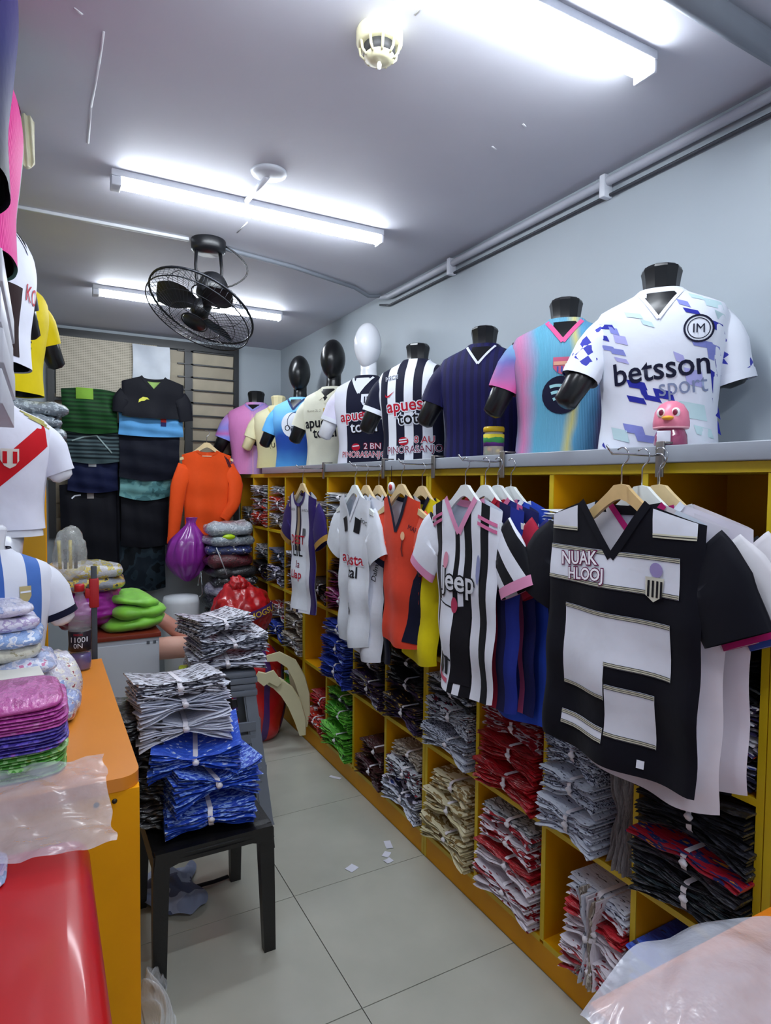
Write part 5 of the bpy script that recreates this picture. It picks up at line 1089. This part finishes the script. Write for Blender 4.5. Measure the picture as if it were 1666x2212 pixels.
# limbs
SKN = plain('#c98a78', .5, var=.06)
k = thing('mannequin_limb', 'skin-toned limb with a black strap slanting behind the white cabinet', 'limb', (-.26, 1.55, 0))
MB().tube([(-.03, 0, .86), (.05, 0, .79), (.13, -.02, .72), (.20, -.04, .66)], [.036, .042, .046, .05], 14).build('limb', SKN, k); MB().tube([(-.035, 0, .865), (.0, 0, .833)], .045, 14).build('strap', BLK, k); MB().tube([(.20, -.04, .66), (.21, -.04, .3), (.22, -.06, .0)], [.05, .045, .04], 14).build('lower_limb', SKN, k)
k = thing('mannequin_limb', 'paler skin-toned limb lying level below the slanting one', 'limb', (-.22, 1.42, 0))
MB().tube([(-.11, .1, .655), (.0, .05, .665), (.14, .0, .67)], [.06, .065, .06], 16).build('limb', plain('#d9a592', .5, var=.05), k); MB().tube([(.14, 0, .67), (.16, 0, .35), (.16, -.03, 0)], [.058, .05, .045], 14).build('lower_limb', plain('#d9a592', .5, var=.05), k)
k = thing('white_bin', 'white rounded bin standing behind the limbs', 'bin', (.0, 2.25, 0))
MB().lathe([(.0, 0), (.10, 0), (.12, .6), (.125, .78), (.115, .82), (.0, .83)], 24).build('bin_body', plain('#cfd4da', .4), k); MB().tube([(.10, -.08, .90), (.12, -.08, 1.0), (.13, -.08, .84), (.11, -.08, .82)], .006, 8).build('handle', CHROME, k)
# ------------------------------------------------------------------ red bags, foam pieces
REDB = plain('#b81820', .35, coat=.5, var=.15, vscale=8, bump=.4, bscale=12); VIO = plain('#4a2a6a', .4, var=.1)
k = thing('red_sack', 'upright red sack with violet stripes on the floor by the shelf', 'sack', (.33, 1.60, 0))
SKF = lambda g: 1 + .05*math.sin(5*g)
def sk(u, v, gr=0):
    g = 2*PI*u; r = cinterp(v, [0, .08, .4, .8, 1], [.12, .17, .185, .17, .10])*SKF(g + v*2) + gr; return (r*math.cos(g), r*.95*math.sin(g), .58*v)
mb = MB(); mb.grid(sk, 40, 22, True); mb.add([(0, 0, .585)] + [sk(i/40, 1) for i in range(40)], [(0, i+1, (i+1) % 40+1) for i in range(40)]); mb.build('sack_body', REDB, k)
for u0 in (.06, .24, .56, .74, .90):
    mb = MB(); mb.grid(lambda u, v: sk(u0 + .035*u + .03*v, v*.98 + .01, .003), 4, 20); mb.build('stripe', VIO, k)
k = thing('red_bag', 'glossy red bag with violet bands and yellow lettering on the red sack', 'bag', (.27, 1.70, .78))
mb = MB(); mb.blob((0, 0, 0), (.19, .165, .195), .13, 2.3, 3, 5); mb.blob((-.03, -.03, .19), (.06, .055, .055), .25, 2.5, 7, 4); o = mb.build('bag_body', REDB, k)
FBG = lambda x, z: -.178*math.sqrt(max(0.02, 1-(x/.21)**2-(z/.235)**2)) - .022
flat_decal(k, FBG, 'band', *poly((.0, -.02), (.17, .03), (.17, .085), (.0, .04)), VIO, .002); flat_decal(k, FBG, 'lettering', *shift(text_mesh('MOGSU', .052, .0008), .088, .012, .22), plain('#d8b038', .5), .006, None); flat_decal(k, FBG, 'band', *poly((-.16, -.12), (.1, -.15), (.1, -.11), (-.15, -.07)), VIO, .002)
FOAM = plain('#d9d2ac', .6, var=.05)
def foam(label, pts, w_, th, loc, rot):
    vf = strip(pts, w_); mb = MB(); n = len(pts)
    ws = [math.sin(PI*(.12 + .80*i/(n-1)))**.6 for i in range(n)]; v = []
    for y in (-th/2, th/2):
        for i in range(n):
            c_ = Vector(pts[i]); a = Vector(vf[0][2*i]) - c_; v += [(c_.x + a.x*ws[i], y, c_.y + a.y*ws[i]), (c_.x - a.x*ws[i], y, c_.y - a.y*ws[i])]
    f = []; N = 2*n
    for i in range(n-1): f += [(2*i, 2*i+1, 2*i+3, 2*i+2), (N+2*i, N+2*i+2, N+2*i+3, N+2*i+1), (2*i, 2*i+2, N+2*i+2, N+2*i), (2*i+1, N+2*i+1, N+2*i+3, 2*i+3)]
    f += [(0, N, N+1, 1), (N-2, N-1, 2*N-1, 2*N-2)]
    o = mb.add(v, f).build('foam_insole', FOAM); sharp(o); o.location = loc; o.rotation_euler = rot; return tag(o, label, 'foam piece', 'cream foam pieces beside the red sack')
foam('large curved cream foam piece leaning on the red sack', [(-.13, .22), (-.06, .235), (.02, .19), (.07, .10), (.10, 0), (.11, -.12), (.105, -.20)], .07, .02, (.47, 1.37, .32), (0, 0, -.5))
foam('inner cream foam piece with a cut-out, lower of the two', [(-.12, .12), (-.06, .10), (.0, .05), (.05, -.03), (.085, -.13), (.10, -.22)], .085, .022, (.45, 1.34, .30), (0, 0, -.5))
foam('short cream foam piece at the top of the red sack', [(-.09, .06), (-.04, .03), (.0, .05), (.05, .0)], .08, .022, (.36, 1.36, .40), (0, 0, -.4))
foam('cream foam piece against the green cubby', [(-.03, .16), (.0, .08), (.01, 0), (.0, -.10)], .09, .022, (.575, 1.50, .27), (0, 0, -.6))
# ------------------------------------------------------------------ pile by the shelf end, below the orange shirt
PB = [('#17181e', '#2a2c34', '#d8dae0'), ('#15161c', '#3a3c44', '#15161c'), ('#c8c4d8', '#9a96b4', '#e0dce8'), ('#15161c', '#2a2c34', '#a8acb4'), ('#17181e', '#2a2c34', '#15161c'), ('#5a1426', '#3a0c18', '#7a2434'), ('#20306a', '#141c40', '#d8dae0'), ('#8a96a0', '#b8c2c8', '#6a747e'), ('#9aa4ae', '#c0c8ce', '#7a848e')]
pl = ['lowest black wrapped packet', 'black packet second from the bottom', 'lilac-grey packet', 'black and grey packet', 'glossy black packet', 'maroon packet', 'blue packet with white edge', 'clear grey packet', 'topmost clear grey packet']
o = MB().blob((.36, 2.28, .33), (.24, .24, .34), .12, 2.5, 12, 5, .0).build('black_sack', plain('#101116', .3, coat=.6, bump=.5, bscale=14)); tag(o, 'big black sack at the bottom of the far packet pile', 'sack')
z = .655
for i, cs in enumerate(PB):
    h = .068 + .012*(i % 3); packet(pl[i] + ' in the far pile under the orange shirt', (.355 + rnd.uniform(-.03, .03), 2.27, z), wrap(*cs, 12), rz=rnd.uniform(-.25, .25), L=.34, D=.33, H=h, seed=i+90, amp=.5, group='packets piled below the orange shirt'); z += h*.93
o = MB().blob((.30, 2.11, 1.235), (.045, .02, .02), .1, 2, 1, 3).build('neon_tag', plain('#b8e018', .4)); tag(o, 'small neon green tag on the far packet pile', 'tag')
o = MB().tube([(.20, 2.06, 1.17), (.27, 2.05, .98)], .004, 6).build('rod', plain('#b8bcc4', .4)); tag(o, 'thin pale rod leaning on the far packet pile', 'rod')
k = thing('purple_bag', 'translucent purple plastic bag hanging below the orange shirt', 'bag', (.075, 2.40, 1.06))
mb = MB()
def pbg(u, v):
    g = 2*PI*u; r = cinterp(v, [0, .12, .35, .6, .8, .92, 1], [.02, .09, .145, .135, .07, .03, .04]); r *= 1 + .06*math.sin(9*g + v*4) + .04*math.sin(14*g - v*7)
    return (r*math.cos(g) + .06*max(0, v-.5), r*.8*math.sin(g), -.16 + .46*v)
mb.grid(pbg, 54, 26, True); mb.build('bag_body', plain('#8a2a96', .28, coat=.6, var=.2, vscale=10), k)
# ------------------------------------------------------------------ clothes hung on the window
def drape(label, x0, x1, z0_, z1_, y, mat, seed=1, bulge=.03, cat='shirt', sag=.02, group='shirts hung over the window grille', nm='hung_shirt', parts=()):
    k = thing(nm, label, cat, ((x0+x1)/2, y, z0_), 0, group); W, H = x1-x0, z1_-z0_; rg = random.Random(seed); ph = rg.random()*6
    def F(x, z):
        u = x/W + .5; v = z/H
        return -bulge*math.sin(PI*max(0, min(1, u)))**.5*(.4+.6*math.sin(PI*max(0, min(1, v))**.8)) - .006*math.sin(17*u+ph+3*v) - .005*math.sin(9*v*2+ph*2+4*u)
    def pt(u, v, o=0): 
        x = (u-.5)*W*(1 - .03*math.sin(PI*v)); z = v*H - sag*(1-v)*math.sin(PI*u) - (.015*(2*u-1)**2)*v; return (x, F(x, z) + o, z)
    mb = MB(); mb.grid(pt, 24, 14); mb.grid(lambda u, v: (pt(u, v)[0], .012, pt(u, v)[2]), 24, 14); mb.grid(lambda u, v: (pt(u, 0)[0], pt(u, 0)[1]*(1-v) + .012*v, pt(u, 0)[2]), 24, 1)
    mb.build('cloth', mat, k)
    for d_ in parts: flat_decal(k, F, d_[0], *d_[1], d_[2], d_[3] if len(d_) > 3 else .004)
    return k
DRK = cloth('#12131b'); CAMO = ramp_mat('N', .3, .7, [(0, '#6a9c9c'), (.45, '#55868a'), (.62, '#3c6468')], wscale=9); DCAM = ramp_mat('N', .3, .7, [(0, '#16202a'), (.45, '#22303a'), (.62, '#10161c')], wscale=7)
GKN = ramp_mat('Z', 0, .32, repeat(['#1c4a22', '#123018'], 22)); STRP = ramp_mat('Z', 0, .22, repeat(['#46585c', '#1c262c'], 16), wob=.02)
drape('dark camouflage shirt at the bottom of the middle hung column', -.345, -.01, .80, 1.32, 2.80, DCAM, 1)
drape('black shirt with small grey tag above the dark camouflage one', -.335, .01, 1.14, 1.60, 2.765, DRK, 2, parts=(('tag', poly((-.02, .40), (.02, .40), (.02, .43), (-.02, .43)), cloth('#9a9a9a')),))
drape('teal camouflage shirt band in the middle hung column', -.345, .02, 1.51, 1.72, 2.73, CAMO, 3, sag=.035)
drape('plain navy-black shirt between teal and light blue ones', -.35, .08, 1.65, 2.0, 2.695, cloth('#0f1220'), 4, sag=.03, parts=(('lettering', text_mesh('', .02), INK),) if False else ())
drape('light blue shirt below the black V-neck', -.355, .10, 1.955, 2.15, 2.66, cloth('#5a9ad0'), 5, sag=.01, parts=(('tag', poly((.06, .10), (.10, .10), (.10, .155), (.06, .155)), cloth('#c83a3a')), ('tag', poly((.06, .07), (.10, .07), (.10, .10), (.06, .10)), cloth('#2a2a5a'))))
o_, _ = flat_jersey('black V-neck shirt with a yellow bird mark, hung on the window', (-.12, 2.62, 2.09), 0, .215, .285, DRK, DRK, 'shirts hung over the window grille', depth=.10, nw=.088, inside=cloth('#8fb060'), rip=.01, seed=51, collar_mat=DRK, sw=.62, sl=[(.215, .0, .11), (.225, 0, .02)], sr=[(.215, .0, .10), (.235, 0, -.02)], name='hung_shirt', cat='shirt',
    decals=[('vf', 'bird_mark', poly((-.105, .095), (-.10, .12), (-.075, .138), (-.045, .135), (-.03, .12), (-.05, .122), (-.065, .11), (-.085, .108)), cloth('#d8d85a'), .004)])
drape('lower edge of green knit, striped black and green', -.72, -.355, 1.97, 2.27, 2.68, GKN, 6, sag=.02, bulge=.05, parts=(('lime_lining', poly((-.09, .22), (.02, .22), (.02, .30), (-.09, .30)), cloth('#7ca83a'), .006), ))['label'] = 'dark green knit shirt with lime lining, top of left column'
drape('dark striped shirt with a knotted cord below the green knit', -.69, -.34, 1.76, 1.99, 2.715, STRP, 7, sag=.02, parts=(('cord', strip([(-.14, .14), (-.06, .17), (.02, .18), (.12, .06)], .010), cloth('#8a9c9c'), .006),))
drape('navy shirt with white tag in the left hung column', -.685, -.35, 1.55, 1.79, 2.75, cloth('#131a3c'), 8, sag=.02, parts=(('tag', poly((-.03, .17), (.02, .17), (.02, .215), (-.03, .215)), cloth('#c8ccd0')),))
drape('long black shirt with paper tag, bottom of left hung column', -.735, -.36, 1.0, 1.60, 2.785, DRK, 9, sag=.03, parts=(('tag', poly((-.01, .49), (.035, .49), (.035, .58), (-.01, .58)), cloth('#8f8a88')), ('white_mark', strip([(-.11, .49), (-.09, .51), (-.05, .515)], .010), WHT)))
drape('black shirt filling the gap between the two hung columns', -.40, -.30, .95, 2.05, 2.82, DRK, 10)
ORN = cloth('#e8501a')
flat_jersey('orange long-sleeved shirt hanging by the window', (.26, 2.60, 1.235), 0, .185, .62, ORN, ORN, None, collar='round', depth=.03, nw=.075, rip=.02, seed=61, long=True, sw=.74, taper=.16, cuffs=cloth('#e04a14'), name='hung_shirt', cat='shirt',
    sl=[(.205, -.01, .36), (.235, -.02, .14), (.262, -.03, -.075)], sr=[(.215, -.02, .38), (.195, -.05, .22), (.12, -.05, .10)], collar_mat=cloth('#d84a18'),
    decals=[('vf', 'shoulder_stripe', strip([(.13+q, .585-q*.9), (.165+q, .50-q*.5)], .006), NAVY, .004) for q in (0, .013, .026)] + [('vf', 'neck_label', poly((-.04, .575), (.03, .575), (.03, .582), (-.04, .582)), cloth('#f0c0a0'), .004)])
hanger('pale wooden hanger in the orange long-sleeved shirt', (.26, 2.60, 1.858), 0, WOOD2, None)
# ------------------------------------------------------------------ left wall: boxes, mannequins
k = thing('yellow_cupboard', 'tall yellow cupboard against the left wall behind the white mannequins', 'cupboard', (-1.03, 1.15, 0))
sharp(MB().box(-.205, .20, -.18, .18, 0, 1.62).build('body', OCH, k)); MB().box(-.20, .195, -.184, -.181, .05, 1.58).build('door', plain('#c8940f', .45), k, False); MB().lathe([(.0, .02), (.012, .018), (.010, 0)], 12, (.16, -.185, 1.0), Matrix.Rotation(PI/2, 3, 'X')).build('knob', CHROME, k)
z = 1.622
for i in range(6):
    h = .062; packet(['lowest', 'second', 'third', 'fourth', 'fifth', 'topmost'][i] + ' clear-wrapped grey garment on the yellow cupboard', (-.94 + .02*(i % 2), 1.10, z), wrap('#7f8a94', '#b8c4cc', '#3a4650', 10), rz=rnd.uniform(-.2, .2), L=.32, D=.36, H=h, seed=i+120, amp=.5, group='clear-wrapped garments on the yellow cupboard'); z += h*.94
WM = 'white mannequins on the counter'
mm = mannequin('white mannequin on a pole wearing the white jersey with red sash', (-1.005, .42, 1.41), rz(12), 1.0, SKW, None, WM, armlen=.02, sl=((.136, 0, .388), (.165, -.05, .25)))
MB().tube([(0, 0, .01), (0, 0, -.12), (0, 0, -.508)], [.10, .085, .014], 16).build('waist', SKW, mm); MB().lathe([(.0, -.500), (.09, -.502), (.09, -.508), (.0, -.508)], 20).build('foot_plate', SKW, mm)
SASH = cloth('#c01420')
bust_jersey('white jersey with a red diagonal sash, on the pole mannequin', (-1.005, .42, 1.41), rz(12), 1.0, cloth('#dcdcea'), cloth('#d9dae8'), collar='round', skin=SKW, man=mm, group=None, collar_mat=WHT, sl=((.136, 0, .388), (.165, -.05, .25)), hem=.03,
    decals=[('vf', 'sash', poly((-.16, .12), (-.13, .06), (.165, .335), (.155, .425)), SASH, .002), ('vf', 'crest', shield(.035, .285, .058, .07), cloth('#d8d0c8'), .004), ('vf', 'crest_stripe', poly((.012, .31), (.026, .31), (.026, .268), (.012, .268)), SASH, .005), ('vf', 'crest_stripe', poly((.044, .31), (.058, .31), (.058, .268), (.044, .268)), SASH, .005)] +
           [('vf', 'shoulder_stripe', strip([(.08+q, .462-q), (.16+q*.7, .425-q)], .006), cloth('#a8a05a'), .004) for q in (0, .012, .024)])
mm = mannequin('white mannequin on the counter wearing white and sky-blue stripes', (-1.01, .20, .902), rz(14), 1.0, SKW, None, WM, armlen=.02, sl=((.136, 0, .388), (.165, -.05, .25)))
ast = ramp_mat('X', -.19, .19, [(0, '#dfe2ee'), (.2, '#3f66b4'), (.34, '#dfe2ee'), (.5, '#3f66b4'), (.56, '#dfe2ee'), (.74, '#4a72bc'), (.86, '#dfe2ee')])
bust_jersey('white and blue striped jersey on the counter mannequin', (-1.01, .20, .902), rz(14), 1.0, ast, cloth('#dfe1ec'), collar='round', skin=SKW, man=mm, group=None, collar_mat=NAVY, sl=((.136, 0, .388), (.165, -.05, .25)), cuffs=NAVY, decals=[('vf', 'crest', shield(.085, .34, .036, .055), cloth('#b8a878'), .003), ('vf', 'crest_bar', poly((.069, .352), (.101, .352), (.101, .346), (.069, .346)), WHT, .004)])
k = thing('plastic_bag', 'clear bag with yellow and black striped garment hanging beside the sash jersey', 'plastic bag', (-.755, .45, 1.34))
MB().blob((0, 0, 0), (.06, .05, .10), .15, 2, 4, 4).build('bag_film', film('#d8dcd8', .35, .1), k); 
for q in range(4): MB().tube([(-.035+.018*q, -.01, -.06), (-.04+.02*q, -.015, .05)], .007, 6).build('stripe', plain(('#d8c040', '#1c1c1c')[q % 2], .5), k)
# white boxes
BOXW = plain('#b9bac4', .45, var=.03)
for i, (z0_, z1_) in enumerate(((1.79, 1.875), (1.88, 1.965), (1.97, 2.055), (2.06, 2.14))):
    o = MB().box(XL+.001, -.925 + .004*(i % 2), -.62, .12, z0_, z1_-.006, .003).build('wall_shelf_box', BOXW); tag(o, ['lowest', 'second lowest', 'third', 'topmost'][i] + ' pale grey wall box under the high mannequins', 'wall box', 'pale wall boxes at the left')
GM = 'mannequins high on the left wall'; GJL = 'jerseys on the left wall mannequins'
LX = -.995
def lw(lm, lj, xyz, deg, sc, body, slv, **kw):
    kw.setdefault('group', GJL); return mk(lm, lj, xyz[:2], deg, sc, SK, body, slv, z=xyz[2], gm=GM, **kw)
lw('black mannequin nearest the camera on the left wall', 'violet to black jersey at the upper left corner', (LX, -.93, 2.14), 90, 1.0, ramp_mat('Z', 0, .5, [(0, '#0c0c1a'), (.4, '#1c1d58'), (.75, '#3a2468'), (1, '#8a2a7a')], 'LINEAR', wob=.1), cloth('#2a2260'))
lw('black mannequin second along the left wall', 'pink and mint jersey below the violet one at left', (LX, -.42, 2.15), 90, .98, ramp_mat('X', -.19, .19, [(0, '#d82a86'), (.45, '#e04a9a'), (.55, '#8fc8bc'), (1, '#8fc8bc')], 'LINEAR', rib=60), (cloth('#c8327e'), cloth('#d84a8a')))
lw('black mannequin third along the left wall', 'white jersey with red letters on the left wall', (LX, .40, 2.03), 72, 1.05, cloth('#d8dae8'), cloth('#1c1c28'), decals=[('text', 'KO', .03, .22, .08, RED, None, {}), ('vf', 'dark_panel', poly((-.17, .02), (-.05, .02), (-.05, .25), (-.17, .25)), cloth('#2a1a1c'), .002)])
lw('black mannequin farthest along the left wall', 'bright yellow jersey with outlined letters by the window', (-.985, 1.05, 2.01), 48, 1.08, cloth('#e8cf0a'), cloth('#e6cc10'), decals=[('text', 'O', .02, .25, .10, INK, None, {'name': 'lettering'}), ('text', 'G', .0, .16, .08, INK, None, {})])
k = drape('cream cloth corner high on the left wall', -.90, -.855, 2.60, 2.74, .0, CRM, 77, group=None, nm='cream_cloth', cat='cloth', bulge=.01)
# ------------------------------------------------------------------ right foreground table with bag
k = thing('orange_table', 'orange table corner at the lower right', 'table', (.28, -1.90, 0))
sharp(MB().box(-.36, .30, -.45, .33, .745, .78, .006).build('table_top', plain('#dd7d1c', .35, var=.04), k))
for sx in (-.33, .27):
    for sy in (-.42, .29): MB().box(sx-.02, sx+.02, sy-.02, sy+.02, 0, .744).build('leg', OCH, k, False)
sheet('plastic_bag', 'hazy clear plastic bag spread on the orange table at lower right', lambda u, v: (-.13 + .62*u - .05*v, -1.60 - .30*v + .03*math.sin(5*u), .802 + .05*math.sin(PI*min(1, u*1.2))*math.sin(PI*(.15+.8*v)) + .012*abs(math.sin(8*u+5*v)) + .012*mnoise.noise(Vector((u*6, v*6, 4)))), 50, 40, film('#d2d5e2', .62, .2))
sheet('plastic_scrap', 'crumpled clear film on the floor by the counter base', lambda u, v: (-.60 + .06*u + .02*math.sin(9*v), -.45 + .22*v, .01 + .12*math.sin(PI*u)*math.sin(PI*v) + .03*abs(math.sin(12*u+9*v))), 24, 24, film('#dfe4ea', .4, .1))
